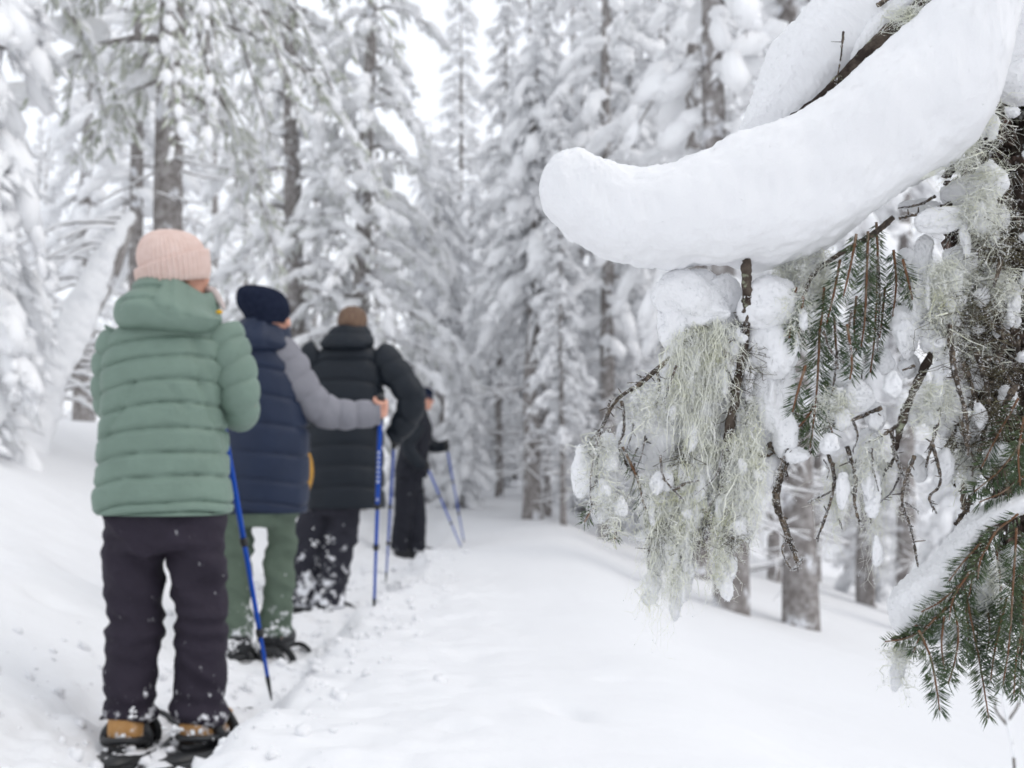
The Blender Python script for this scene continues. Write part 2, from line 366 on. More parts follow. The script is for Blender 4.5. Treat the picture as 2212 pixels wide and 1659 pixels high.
# ------------------------------------------------------------------ trees behind
def spruce_arrays(seed, H, R, z0, nb, nf, droop=0.5, hang=0.4, snow=1.0, r0=0.12, flen=(0.10, 0.30), fw=0.017, cap=0.10, deadlow=10, crook=0.03, lod=1, clumps=0):
    """arrays of a snow-laden spruce: trunk with limbs, hanging needle fronds, snow"""
    rng = np.random.RandomState(seed)
    zz = np.linspace(-0.4, H, 14)
    ax = np.stack([crook * np.cumsum(rng.uniform(-1, 1, 14)), crook * np.cumsum(rng.uniform(-1, 1, 14)), zz], -1); ax[:, :2] -= ax[1, :2]
    rr = r0 * (1 - np.clip(zz, 0, H) / H) ** 0.85 + 0.008; rr[0] *= 1.35; rr[1] *= 1.12
    trunk = [sweep(ax, rr, 46 if lod else 20, 12 if lod else 7, disp=(lambda Q, a, L: 0.10 * r0 * fbm(Q * np.array([9, 9, 3]), 3)))]
    fp, fd, fl = [], [], []; bp, bd, bs = [], [], []
    def axis(z): return np.array([np.interp(z, zz, ax[:, 0]), np.interp(z, zz, ax[:, 1]), z])
    for i in range(nb):
        q = (i + rng.uniform()) / nb; h = z0 + (H - z0) * q
        L = (R * (1 - q) ** 0.75 * (0.55 + 0.45 * min(1, q / 0.12)) + 0.12) * rng.uniform(0.65, 1.2)
        az = i * 2.399 + rng.uniform(-0.5, 0.5); od = np.array([math.cos(az), math.sin(az), 0]); sd_ = np.array([-od[1], od[0], 0])
        dr = droop * rng.uniform(0.6, 1.5); e0 = 0.12 + 0.35 * q + rng.uniform(-0.1, 0.1); w = rng.uniform(-0.25, 0.25)
        a = axis(h)
        def path(t):
            t = np.asarray(t)[:, None]; return a + od * L * t * (1 - 0.18 * dr * t) + sd_ * w * L * t * t + np.array([0, 0, 1.0]) * L * (e0 * t - dr * t * t)
        tb = path(np.linspace(0, 1, 5)); trunk.append(sweep(tb, np.linspace(0.010 + 0.012 * L, 0.004, 5), 7 if lod else 3, 4 if lod else 3, caps=(False, True)))
        n = max(4, int(nf * (0.35 + 0.65 * L / R)))
        t = rng.uniform(0.12, 1.02, n) ** 0.8; p = path(t); sg = rng.choice([-1, 1], n)[:, None]
        dn = (0.15 + hang * rng.uniform(0.2, 1.6, n))[:, None]
        d = od * rng.uniform(0.1, 0.9, n)[:, None] + sd_ * sg * rng.uniform(0.2, 0.9, n)[:, None] - np.array([0, 0, 1.0]) * dn
        d /= np.linalg.norm(d, axis=1)[:, None]
        l = rng.uniform(*flen, n) * (1.15 - 0.5 * t) * min(1.0, 0.45 + L / R)
        off = sd_ * sg * rng.uniform(0, 0.22, n)[:, None] * (L * (1 - t) * 0.8)[:, None]; off[:, 2] -= np.abs(off[:, :2]).sum(1) * 0.4
        fp.append(p + off + d * l[:, None]); fd.append(d); fl.append(l)
        nsn = max(3, int((5 + 9 * L) * (1 if lod else 0.33))) ; ts = rng.uniform(0.2, 1.0, nsn); ps = path(ts); tg = path(np.minimum(ts + 0.03, 1.05)) - ps
        bp.append(ps + np.array([0, 0, 0.02]) + rng.normal(0, 0.025, (nsn, 3))); bd.append(tg); bs.append(cap * snow * rng.uniform(0.35, 1.1, nsn) * min(1, 0.35 + L / R))
    fp, fd, fl = np.concatenate(fp), np.concatenate(fd), np.concatenate(fl); N = len(fl)
    Rm = frames(fd, rng.uniform(0, 6.28, N)); T = SPIN4 if lod == 2 else SPIN2
    wv = fw * rng.uniform(0.6, 1.5, N)
    crown = scatter(T, fp, Rm, np.stack([fl, wv, wv], -1), 0.35, rng)
    k = rng.uniform(size=N) < 0.90 * min(1, snow)
    ws = wv[k] * rng.uniform(0.9, 2.6, k.sum()) * (0.7 + 0.3 * snow)
    sp = fp[k] + np.array([0, 0, 1.0]) * (0.55 * wv[k] + 0.004)[:, None] + rng.normal(0, 0.006, (k.sum(), 3))
    sn = [scatter(T, sp, Rm[k], np.stack([fl[k] * rng.uniform(0.45, 0.95, k.sum()), ws, ws], -1), 0.4, rng)]
    if lod:                                                   # crumbs of snow and rime caught all over the fronds
        e_ = rng.randint(0, N, int(N * 0.35)); q_ = fp[e_] + fd[e_] * (fl[e_] * rng.uniform(-0.9, 0.6, len(e_)))[:, None] + rng.normal(0, 0.008, (len(e_), 3)); b_ = 0.010 + 0.036 * rng.uniform(0, 1, len(e_)) ** 2.2
        sn.append(scatter(OCT, q_, frames(rng.normal(0, 1, (len(e_), 3)) + np.array([0, 0, 0.01])), np.stack([b_ * 1.3, b_, b_ * 0.8], -1) * (0.6 + 0.4 * snow), 0.25, rng))
    bp, bd, bs = np.concatenate(bp), np.concatenate(bd), np.concatenate(bs)
    sn.append(scatter(ICO[1], bp, frames(bd), np.stack([bs * 1.7, bs * 0.85, bs * 0.62], -1), 0.2, rng))
    for c in range(clumps):       # big cushions of snow caught on the boughs
        j = rng.randint(len(bp)); s = rng.uniform(0.10, 0.22)
        V, F = ICO[3]; W = V * np.array([s * 1.25, s, s * 0.72]); W = W * (1 + 0.35 * fbm(V * 1.6 + c * 7.1, 3)[:, None]); sn.append((W + bp[j] + np.array([0, 0, s * 0.35]), F))
    dead = []
    for i in range(deadlow):      # dead rimed twigs low on the stem
        h = rng.uniform(0.5, max(0.7, z0)); az = rng.uniform(0, 6.28); L = rng.uniform(0.25, 0.9); a = axis(h)
        e = a + np.array([math.cos(az) * L, math.sin(az) * L, rng.uniform(-0.35, 0.1) * L]); m = (a + e) / 2 + rng.normal(0, 0.05, 3)
        trunk.append(sweep([a, m, e], [0.011, 0.008, 0.003], 6, 4)); up = np.array([0, 0, 0.010])
        sn.append(sweep([a + up, m + up, e + up], [0.010, 0.011, 0.004], 6, 5))
        for j in range(3):
            s = a + (e - a) * rng.uniform(0.3, 0.9); f = s + rng.normal(0, 0.14, 3) - np.array([0, 0, 0.08]); sn.append(sweep([s, (s + f) / 2 + 0.01, f], [0.006, 0.008, 0.003], 5, 4))
    return cat(*trunk), crown, cat(*sn)

KIND = {}
def kind(key, leafmat, **kw):
    t, c, s = spruce_arrays(**kw); ms = []
    for nm, (V, F), m in (('trunk', t, M['bark_far']), ('crown', c, M[leafmat]), ('snow_load', s, M['snow'])):
        o = mk(nm, (V, F, m)); ms.append(o.data); bpy.data.objects.remove(o)
    KIND[key] = ms
kind('lichen_big', 'lichen_far', seed=3, H=13, R=2.4, z0=3.3, nb=95, nf=84, droop=0.85, hang=1.2, snow=0.8, r0=0.13, flen=(0.045, 0.15), fw=0.011, cap=0.075, deadlow=22, clumps=16, lod=2)
kind('snow_big', 'needle_far', lod=2, seed=5, H=12, R=1.9, z0=0.9, nb=100, nf=40, droop=0.75, hang=0.9, snow=1.0, r0=0.15, flen=(0.05, 0.16), fw=0.012, cap=0.11, clumps=10)
kind('slender', 'needle_grey', seed=8, H=13, R=1.1, z0=2.3, nb=80, nf=17, droop=0.75, hang=0.7, snow=1.15, r0=0.11, flen=(0.05, 0.17), fw=0.013, cap=0.125, clumps=10)
kind('tall_bare', 'needle_grey', seed=11, H=13, R=1.05, z0=2.9, nb=66, nf=18, droop=0.7, hang=0.7, snow=1.1, r0=0.115, flen=(0.05, 0.17), fw=0.013, cap=0.115, deadlow=34)
kind('tall_bare_b', 'needle_grey', seed=13, H=12, R=1.0, z0=2.3, nb=66, nf=18, droop=0.8, hang=0.8, snow=1.1, r0=0.10, flen=(0.05, 0.17), fw=0.013, cap=0.115, deadlow=40, crook=0.045)
kind('short_bare', 'needle_grey', seed=12, H=5.6, R=0.85, z0=2.3, nb=50, nf=26, droop=0.9, hang=0.8, snow=1.15, r0=0.10, flen=(0.10, 0.3), fw=0.014, cap=0.12, deadlow=26)
kind('slim', 'needle_grey', seed=17, H=8, R=0.55, z0=1.6, nb=60, nf=22, droop=0.8, hang=0.7, snow=1.1, r0=0.048, flen=(0.08, 0.22), fw=0.014, cap=0.08, deadlow=30, crook=0.03)
kind('young', 'needle_grey', seed=19, H=3.2, R=0.6, z0=0.15, nb=60, nf=20, droop=0.8, hang=0.8, snow=1.25, r0=0.035, flen=(0.07, 0.2), fw=0.014, cap=0.11, deadlow=0)
kind('plastered', 'needle_grey', seed=23, H=6.5, R=0.75, z0=0.3, nb=75, nf=30, droop=1.0, hang=0.8, snow=1.35, r0=0.06, flen=(0.08, 0.22), fw=0.018, cap=0.12, deadlow=0, clumps=6)
kind('spire', 'needle_grey', seed=29, H=12, R=1.1, z0=1.0, nb=110, nf=26, droop=0.5, hang=0.4, snow=1.0, r0=0.1, flen=(0.1, 0.3), fw=0.022, cap=0.09, deadlow=0, lod=0)

def plant(key, px, d, label, s=1.0, rot=0.0, name='spruce_tree', lean=(0, 0), group='snow-laden spruces behind the hikers', sxy=None, catg='tree'):
    x = (px - 1106) / FPX * d; y = d
    e = empty(name, (x, y, gz1(x, y)), label, catg, group)
    e.rotation_euler = (lean[0], lean[1], rot); e.scale = (sxy or s, sxy or s, s)
    for nm, me in zip(('trunk', 'crown', 'snow_load'), KIND[key]):
        o = bpy.data.objects.new(nm, me); col.objects.link(o); o.parent = e
    return e
TREES = [
 ('lichen_big', 372, 10.0, 'lichen-hung spruce with bare dark trunk behind the pink beanie', 1.0, 0.4, (0, -0.02)),
 ('snow_big', 765, 14.6, 'broad snowy spruce with brown trunk showing, behind the black padded coat', 0.84, 1.1, (0.01, 0.03)),
 ('snow_big', 640, 15.2, 'snowy spruce with brown trunk just above the navy beanie', 0.95, 2.9, (0, 0.02)),
 ('plastered', -60, 8.0, 'snow-plastered young spruce at the left edge beside the leaning trunk', 0.85, 0.3, (0, 0.02)),
 ('lichen_big', -330, 8.6, 'spruce at the left edge with green twigs hanging in at the upper left', 0.95, 2.2, (0, 0)),
 ('slender', 285, 17.0, 'grey rimed spruce between the left edge tree and the lichen-hung spruce', 1.0, 0.9, (0, 0)),
 ('slender', 70, 21.0, 'distant grey spruce behind the upper end of the leaning trunk', 0.42, 3.0, (0, 0)),
 ('short_bare', 1150, 14.0, 'straight grey trunk standing on the crest right of the trail', 1.0, 0.0, (0, 0.01)),
 ('slim', 1182, 14.4, 'slim dark stem close beside the straight grey crest trunk', 0.85, 1.0, (0, 0)),
 ('slim', 1216, 13.0, 'thin short stem in the hollow just right of the crest', 0.6, 2.0, (0, 0.03)),
 ('tall_bare_b', 1312, 13.6, 'grey spruce trunk seen left of the hanging frosted twigs', 0.9, 2.0, (0, 0)),
 ('tall_bare', 1506, 12.0, 'spruce trunk seen between the two lichen beards on the slope', 0.95, 3.3, (0, 0)),
 ('tall_bare_b', 1578, 9.2, 'near spruce trunk ringed with snow, right of the longest lichen beard', 1.05, 4.4, (0, 0)),
 ('tall_bare', 1722, 9.5, 'thickest grey trunk on the slope, its foot buried in snow', 1.0, 5.2, (0, 0.01)),
 ('tall_bare_b', 1862, 15.5, 'grey trunk on the slope behind the hanging lichen strand', 0.95, 0.7, (0, 0)),
 ('tall_bare', 1950, 15.0, 'grey trunk on the slope left of the snowy needle bough', 0.95, 1.6, (0, 0)),
 ('slim', 1668, 14.5, 'slim stem left of the thickest trunk on the slope', 1.3, 2.6, (0, 0)),
 ('slim', 1757, 19.0, 'slim far stem just right of the thickest trunk', 1.4, 3.4, (0, 0)),
 ('slim', 1830, 21.0, 'faint far stem between the thickest trunk and the lichen strand', 1.5, 4.4, (0, 0)),
 ('short_bare', 948, 18.5, 'grey trunk right behind the farthest hiker', 0.95, 5.0, (0, 0)),
 ('short_bare', 1016, 23.0, "short dark far trunk right of the farthest hiker's poles", 1.0, 0.4, (0, 0)),
 ('slim', 1052, 25.0, 'thin far stem left of the crest trunk', 0.9, 1.4, (0, 0)),
 ('slim', 1100, 22.0, 'thin far stem nearest on the left of the crest trunk', 0.8, 3.4, (0, 0)),
 ('slim', 1078, 17.0, 'thin rimed stem among the saplings left of the crest trunk', 0.95, 0.2, (0, 0.02)),
 ('slim', 1246, 18.0, 'thin rimed stem behind the sapling in the hollow', 1.0, 2.2, (0, -0.02)),
 ('slim', 1372, 16.5, 'thin rimed stem below the tip of the snow-loaded limb', 1.05, 4.1, (0, 0.01)),
 ('slim', 1440, 14.0, 'thin rimed stem behind the left end of the hanging bough', 0.9, 5.1, (0, 0)),
 ('slender', 175, 19.0, 'pale rimed spruce above the top of the leaning trunk', 0.95, 1.9, (0, 0)),
 ('spire', 990, 30.0, 'pointed spruce top standing alone in the bright sky gap', 1.06, 0.0, (0, 0)),
 ('young', 1000, 15.6, 'small snow-covered spruce just right of the farthest hiker', 0.66, 0.5, (0, 0)),
 ('young', 1062, 18.5, 'small white sapling left of the crest trunk', 0.8, 2.0, (0, 0)),
 ('young', 1258, 17.0, 'white snow-covered sapling in the hollow right of the crest', 1.0, 3.0, (0, 0)),
 ('young', 1402, 16.0, 'white sapling behind the arching frosted twig', 1.1, 4.0, (0, 0)),
 ('young', 1900, 17.5, 'snow-covered sapling between the two right-hand slope trunks', 0.9, 5.0, (0, 0)),
 ('young', 2060, 12.5, 'snow-covered sapling behind the snowy needle bough', 0.75, 5.6, (0, 0)),
 ('young', 905, 17.0, 'white sapling directly behind the farthest hiker', 0.8, 1.2, (0, 0)),
 ('young', 1345, 19.5, 'pale far sapling right of the crest, under the limb tip', 1.3, 0.4, (0, 0)),
 ('young', 1108, 21.0, 'pale far sapling behind the crest trunk', 1.2, 2.7, (0, 0)),
 ('slender', 1335, 19.5, 'slender dark-crowned spruce right of the bright sky gap', 1.05, 1.2, (0, -0.02)),
 ('slender', 1445, 21.0, 'slender snowy spruce above the left tip of the snow-loaded limb', 0.95, 2.6, (0, 0)),
 ('slender', 1535, 18.0, 'dense slender spruce directly left of the upper snow cushion', 1.1, 4.6, (0, 0)),
 ('slender', 1165, 20.5, 'rimed spruce leaning in at the right side of the sky gap', 0.75, 3.6, (0, 0.02)),
 ('slender', 2080, 20.0, 'snowy spruce behind the near trunk at the right', 1.0, 1.9, (0, 0)),
]
for key, px, d, label, s, rot, lean in TREES:
    plant(key, px, d, label, s, rot, lean=lean, name={'young': 'spruce_sapling', 'slim': 'slim_tree'}.get(key, 'spruce_tree'),
          group={'young': 'snow-covered saplings', 'slim': 'slim stems between the spruces'}.get(key, 'snow-laden spruces behind the hikers'))

# the leaning snow-covered trunk on the left
a, b, c, c2 = P(50, 975, 9.2), P(150, 770, 9.35), P(235, 590, 9.5), P(290, 465, 9.6)
lt = empty('leaning_trunk', a, 'leaning dead trunk thick with snow, left of the person in green', 'tree')
loc = lambda p: p - a
mk('trunk', (*sweep([loc(a) - np.array([0.1, 0, 0.3]), loc(b), loc(c), loc(c2)], [0.12, 0.09, 0.07, 0.04], 60, 20, disp=lambda Q, an, L: 0.02 * fbm(Q * 6, 3)), M['bark_far']), lt)
sh = np.array([-0.03, -0.06, 0.04])
mk('snow_load', (*sweep([loc(a) + sh - np.array([0.05, 0, 0.25]), loc(b) + sh, loc(c) + sh, loc(c2) + sh * 0.5], [0.175, 0.135, 0.10, 0.04], 160, 40, disp=lambda Q, an, L: 0.045 * fbm(Q * 4.5, 4) + 0.03 * fbm(Q * 14, 3)), M['snow']), lt)
rng = np.random.RandomState(31); prt = []; prs = []
for i in range(46):
    t = rng.uniform(0.05, 1); s = loc(a) + (loc(c2) - loc(a)) * t; L = rng.uniform(0.4, 1.3); sgn = rng.choice([-1, 1], p=[0.7, 0.3])
    e = s + np.array([sgn * L * 0.8, rng.uniform(-0.5, 0.2), -L * rng.uniform(0.1, 0.6)]); m = (s + e) / 2 + np.array([0, 0, 0.12 * L])
    prt.append(sweep([s, m, e], [0.012, 0.009, 0.004], 9, 5)); up = np.array([0, 0, 0.012]); prs.append(sweep([s + up, m + up, e + up], [0.012, 0.017, 0.008], 12, 6, disp=lambda Q, an, L: 0.008 * fbm(Q * 25, 2)))
mk('dead_twigs', (*cat(*prt), M['bark_far']), lt)['kind'] = 'stuff'
mk('twig_snow', (*cat(*prs), M['snow']), lt)['kind'] = 'stuff'

# far wood that reads as one mass
rng = np.random.RandomState(41); fv = {0: [], 1: [], 2: []}
base = [spruce_arrays(seed=s_, H=H_, R=R_, z0=z_, nb=30, nf=11, droop=0.6, hang=0.5, snow=1.1, r0=0.13, flen=(0.2, 0.5), fw=0.032, cap=0.13, deadlow=3, lod=0) for s_, H_, R_, z_ in ((51, 14, 1.25, 2.0), (52, 12, 1.1, 1.0), (53, 9, 1.1, 0.4))]
n = 0
while n < 70:
    d = rng.uniform(24, 52); px = rng.uniform(-350, 2560); x = (px - 1106) / FPX * d
    if n >= 54:                    # the same wood goes on beside and behind the photographer
        an = rng.uniform(0.62, 2 * math.pi - 0.62); r_ = rng.uniform(6.5, 22); x, d = 1.5 + math.sin(an) * r_, math.cos(an) * r_
        px = 5000
        if abs(x + 1.1) < 1.8 or (d > 2 and abs(x) < 0.62 * d + 2.5): continue
    k = rng.randint(3); sc = rng.uniform(0.8, 1.25)
    if 850 < px < 1130: k = 2; sc = rng.uniform(0.70, 0.98) * d * 0.034
    if 850 < px < 1130 and d > 34: continue
    an = rng.uniform(0, 6.28); ca, sa = math.cos(an), math.sin(an); Rz = np.array([[ca, -sa, 0], [sa, ca, 0], [0, 0, 1]])
    for j, (V, F) in enumerate(base[k]):
        fv[j].append(((V * sc) @ Rz.T + np.array([x, d, gz1(x, d)]), F))
    n += 1
ff = mk('far_forest', [(*cat(*fv[0]), M['bark_far']), (*cat(*fv[1]), M['rime_far']), (*cat(*fv[2]), M['snow'])])
tag(ff, 'pale snow-covered spruce forest closing off the background', 'forest', kind='stuff')

# ------------------------------------------------------------------ people
def rotz(a): c, s = math.cos(a), math.sin(a); return np.array([[c, -s, 0], [s, c, 0], [0, 0, 1.0]])
def rotx(a): c, s = math.cos(a), math.sin(a); return np.array([[1, 0, 0], [0, c, -s], [0, s, c]])
def roty(a): c, s = math.cos(a), math.sin(a); return np.array([[c, 0, s], [0, 1, 0], [-s, 0, c]])
def xf(VF, R=None, t=(0, 0, 0)):
    V, F = VF[0], VF[1]; V = np.asarray(V)
    if R is not None: V = V @ np.asarray(R).T
    return V + np.asarray(t, float), F

def head_pieces(c, yaw, s=1.0, pitch=0.0):
    """skull, jaw, brow, nose, lips, ears around c; yaw turns the face from +Y towards +X"""
    R = rotz(-yaw) @ rotx(pitch); c = np.asarray(c, float); o = []
    def e(p, r): o.append(ellipsoid(c + R @ (np.array(p) * s), np.array(r) * s, 3, R))
    e((0, -0.008, 0.025), (0.076, 0.096, 0.090)); e((0, 0.022, -0.045), (0.060, 0.068, 0.070)); e((0, 0.062, -0.092), (0.026, 0.024, 0.020))
    e((0, 0.084, 0.022), (0.050, 0.012, 0.012)); e((0, 0.098, -0.012), (0.012, 0.018, 0.028)); e((0, 0.104, -0.026), (0.017, 0.014, 0.011))
    e((0, 0.086, -0.058), (0.026, 0.010, 0.007)); e((0, 0.084, -0.070), (0.022, 0.010, 0.008))
    for k in (-1, 1):
        e((k * 0.078, -0.004, -0.008), (0.010, 0.020, 0.033)); e((k * 0.045, 0.072, -0.022), (0.024, 0.018, 0.022)); e((k * 0.031, 0.080, 0.004), (0.014, 0.011, 0.010))
    return o

def grip_hand(wrist, grip, axis, s=1.0):
    """a closed hand: palm, four fingers curled round the axis through grip, thumb across"""
    wrist, grip, axis = (np.asarray(v, float) for v in (wrist, grip, axis)); axis = axis / np.linalg.norm(axis)
    w = wrist - grip; w = w - (w @ axis) * axis; w /= np.linalg.norm(w) + 1e-9; b = np.cross(axis, w)
    o = [sweep([wrist, wrist * 0.5 + (grip + w * 0.03) * 0.5, grip + w * 0.030 * s], [0.026 * s, 0.030 * s, 0.024 * s], 14, 14, flat=0.8)]
    for k, (off, rr, end) in enumerate(((0.030, 0.0095, 3.5), (0.011, 0.010, 3.8), (-0.008, 0.0098, 3.7), (-0.026, 0.0085, 3.3))):
        ang = np.linspace(0.15, end, 7); R = 0.023 * s
        o.append(sweep([grip + axis * off * s + w * math.cos(x) * R * (1.15 - 0.05 * j) + b * math.sin(x) * R * (1.1 - 0.04 * j) for j, x in enumerate(ang)], np.linspace(rr, rr * 0.8, 7) * s, 18, 10))
    ang = np.linspace(-0.2, -2.5, 6)
    o.append(sweep([grip + axis * (0.030 + 0.012 * j / 5) * s + w * math.cos(x) * 0.025 * s + b * math.sin(x) * 0.024 * s for j, x in enumerate(ang)], np.linspace(0.012, 0.009, 6) * s, 16, 10))
    return o

def puff(L, seams, sharp=2.6):
    """0 on a seam, 1 mid-way between two seams"""
    seams = np.asarray(seams, float); k = np.clip(np.searchsorted(seams, L) - 1, 0, len(seams) - 2)
    f = np.clip((L - seams[k]) / (seams[k + 1] - seams[k]), 0, 1)
    return (1 - np.abs(2 * f - 1) ** sharp) ** 0.6

def sleeve(path, rad, spacing, amp, seed=0, wr=0.006):
    def dsp(Q, a, L):
        Lw = L + 0.012 * np.sin(a + seed) + 0.006 * vnoise(Q * 9 + seed)
        p = puff(Lw % spacing, [0, spacing]); return amp * (p - 0.6) + wr * fbm(Q * np.array([14, 14, 14]) + seed, 3)
    return sweep(path, rad, 100, 36, disp=dsp)

def garment(pieces, material, name, parent, fold=0.010, seed=0, voxel=0.011, knees=(), sm=3):
    """one continuous cloth skin with folds"""
    V, F, N = fuse(pieces, voxel, sm)
    q = V * np.array([7, 7, 13]) + seed
    d = fold * (0.55 * fbm(q, 3) - 0.9 * np.abs(vnoise(V * np.array([5, 5, 11]) + np.stack([V[:, 2] * 3, 0 * V[:, 2], V[:, 0] * 9], -1) + seed * 3.3)) + 0.30)
    for kz, w, am in knees:
        d = d + am * np.exp(-((V[:, 2] - kz) / w) ** 2) * np.sin(V[:, 2] * 95 + 7 * vnoise(V * np.array([9, 9, 3]) + seed)) * 0.6
    return mk(name, (V + N * d[:, None], F, material), parent)

def clinging_snow(parent, spots, seed):
    rng = np.random.RandomState(seed); o = []
    for (x, y, z, r, n) in spots:
        for i in range(n * 3):
            if i % 9 == 0: cc = np.array([x, y, z]) + rng.normal(0, r, 3) * np.array([1, 0.12, 1])
            p = cc + rng.normal(0, 0.012, 3) * np.array([1, 0.3, 1]); s = rng.uniform(0.002, 0.0075)
            V, F = ICO[2]; o.append(((V * (1 + 0.3 * rng.uniform(-1, 1, (len(V), 1)))) * np.array([s * 1.3, s * 0.35, s]) + p, F))
    mk('clinging_snow', (*cat(*o), M['snow']), parent)['kind'] = 'stuff'

def boot(parent, x, y, z, m, yaw=0.0, s=1.0):
    R = rotz(-yaw)
    up = [sweep([(0, -0.01, 0.03), (0, -0.012, 0.09), (0, -0.005, 0.14)], [0.052, 0.050, 0.046], 14, 20), sweep([(0, -0.06, 0.05), (0, 0.02, 0.055), (0, 0.12, 0.045), (0, 0.185, 0.035)], [0.042, 0.055, 0.050, 0.032], 18, 20, flat=0.85, up=(0, 0, 1))]
    V, F, N = fuse(up, 0.010, 3); b = mk('boot', (*xf((V * s, F), R, (x, y, z)), m), parent)
    so = loft([(0, 0.05, 0.0, 0.05, 0.13), (0, 0.05, 0.012, 0.054, 0.137), (0, 0.05, 0.024, 0.054, 0.137), (0, 0.05, 0.03, 0.048, 0.13)], 8, 32)
    mk('sole', (*xf((so[0] * s, so[1]), R, (x, y, z)), M['rubber']), b)

def snowshoe(px_world, yaw, label, tilt=0.0, s=1.0):
    e = empty('snowshoe', px_world, label, 'snowshoe', 'snowshoes on the hikers'); e.rotation_euler = (tilt, 0, -yaw); e.scale = (s, s, s)
    out_ = [(0.0, -0.34), (0.055, -0.26), (0.095, -0.08), (0.105, 0.12), (0.09, 0.24), (0.0, 0.31), (-0.09, 0.24), (-0.105, 0.12), (-0.095, -0.08), (-0.055, -0.26), (0.0, -0.34)]
    K = [(x, y, 0.02 + 0.05 * max(0, (y - 0.12) / 0.2) ** 2) for x, y in out_]
    mk('frame', (*sweep(K, [0.011] * len(K), 90, 10), M['rubber']), e)
    ring = spline(K, 60); inner = ring * np.array([0.62, 0.8, 1]); V = np.vstack([ring, inner]); n = 60
    F = np.array([[i, i + 1, n + i + 1, n + i] for i in range(n - 1)])
    deck = loft([(0, -0.02, 0.012, 0.082, 0.20), (0, -0.02, 0.026, 0.086, 0.205)], 4, 30)
    mk('deck', (*deck, M['rubber']), e)
    for y, w in ((0.07, 0.064), (-0.02, 0.062)):
        mk('strap', (*sweep([(-w, y, 0.03), (-w * 0.95, y, 0.075), (0, y + 0.01, 0.125), (w * 0.95, y, 0.075), (w, y, 0.03)], [0.009] * 5, 30, 8, flat=2.0, up=(0, 1, 0)), M['rubber']), e)
    mk('heel_cup', (*sweep([(-0.06, 0.04, 0.05), (-0.058, -0.06, 0.06), (0, -0.105, 0.065), (0.058, -0.06, 0.06), (0.06, 0.04, 0.05)], [0.010] * 5, 30, 8), M['rubber']), e)
    return e

def pole(top, tip, label, r=0.0088, clamps=(0.48, 0.76), grip=True, marks=True):
    top, tip = np.asarray(top, float), np.asarray(tip, float); ax = tip - top; L = np.linalg.norm(ax)
    e = empty('trekking_pole', tip, label, 'trekking pole', 'blue trekking poles'); a = lambda t: top - tip + ax * t
    c1, c2 = clamps
    mk('shaft', (*cat(sweep([a(0.10), a(c1)], [r, r], 6, 16), sweep([a(c1), a(c2)], [r * 0.86, r * 0.86], 6, 16), sweep([a(c2), a(0.965)], [r * 0.72, r * 0.68], 6, 16)), M['blue']), e)
    for c in clamps: mk('clamp', (*sweep([a(c - 0.012), a(c - 0.005), a(c + 0.008), a(c + 0.014)], [r * 1.15, r * 1.45, r * 1.4, r * 1.05], 12, 16), M['rubber']), e)
    mk('tip', (*sweep([a(0.955), a(0.985), a(1.03)], [r * 0.9, r * 0.7, r * 0.3], 10, 12), M['rubber']), e)
    if grip: mk('grip', (*sweep([a(0.0), a(0.012), a(0.04), a(0.07), a(0.10), a(0.115)], [0.010, 0.019, 0.015, 0.0165, 0.014, 0.010], 24, 16), M['rubber']), e)
    if marks:
        u = ax / L; toc = np.array([0, -1.0, 0]); toc = toc - (toc @ u) * u; toc /= np.linalg.norm(toc); sd_ = np.cross(u, toc); mm = []
        for k in range(7):
            p = a(c1 - 0.25 + 0.022 * k) + toc * (r + 0.0006); h = 0.011 if k % 3 else 0.014; w_ = 0.0045
            mm.append((np.array([p - sd_ * w_ - u * h * .8, p + sd_ * w_ - u * h * .5, p + sd_ * w_ + u * h * .5, p - sd_ * w_ + u * h * .3]), np.array([[0, 1, 2, 3]])))
        p = a(c1 - 0.035) + toc * (r + 0.0006); mm.append((np.array([p - sd_ * .005, p - u * .009, p + sd_ * .005, p + u * .009]), np.array([[0, 1, 2, 3]])))
        mk('white_print', (*cat(*mm), M['print']), e, smooth=False)
    return e

def grooves(Q, lines, w, back=True):
    """creases along line segments on the back (x, z) of a garment"""
    x, z = Q[..., 0], Q[..., 2]; o = np.zeros(x.shape)
    for (x0, z0, x1, z1, am) in lines:
        dx, dz = x1 - x0, z1 - z0; t = np.clip(((x - x0) * dx + (z - z0) * dz) / (dx * dx + dz * dz), 0, 1)
        o = o - am * np.exp(-(((x - x0 - t * dx) ** 2 + (z - z0 - t * dz) ** 2) / w ** 2))
    return o * (Q[..., 1] < 0.02)

# ---- person in sage green
F1 = P(365, 1640, 3.86); F1[2] = 0.0
p1 = empty('person', F1, 'person in sage green quilted jacket and pale pink beanie, nearest the camera', 'person', 'hikers on the snowy trail')
L1 = lambda px, py, y=0.0: np.array([(px - 365) / 673.0, y, (1640 - py) / 673.0])
hc = L1(366, 585)
bodyp = head_pieces(hc, 0.75, 1.0, 0.1) + [sweep([(-0.02, -0.01, 1.30), (0.0, 0, 1.46), hc], [0.06, 0.056, 0.055], 12, 16),
   loft([(-0.03, 0, 0.78, 0.14, 0.10), (-0.03, 0, 0.95, 0.15, 0.10), (-0.03, 0, 1.2, 0.15, 0.10), (-0.03, 0, 1.36, 0.14, 0.08), (-0.03, 0, 1.40, 0.06, 0.05)], 24, 24)]
hipx = -0.03
legL = [(-0.105, 0, 0.86), (-0.125, 0.02, 0.46), (-0.134, 0.0, 0.12)]; legR = [(0.065, 0, 0.86), (0.088, 0.03, 0.46), (0.09, 0.03, 0.12)]
bodyp += [sweep(legL, [0.06, 0.045, 0.035], 20, 16), sweep(legR, [0.06, 0.045, 0.035], 20, 16)]
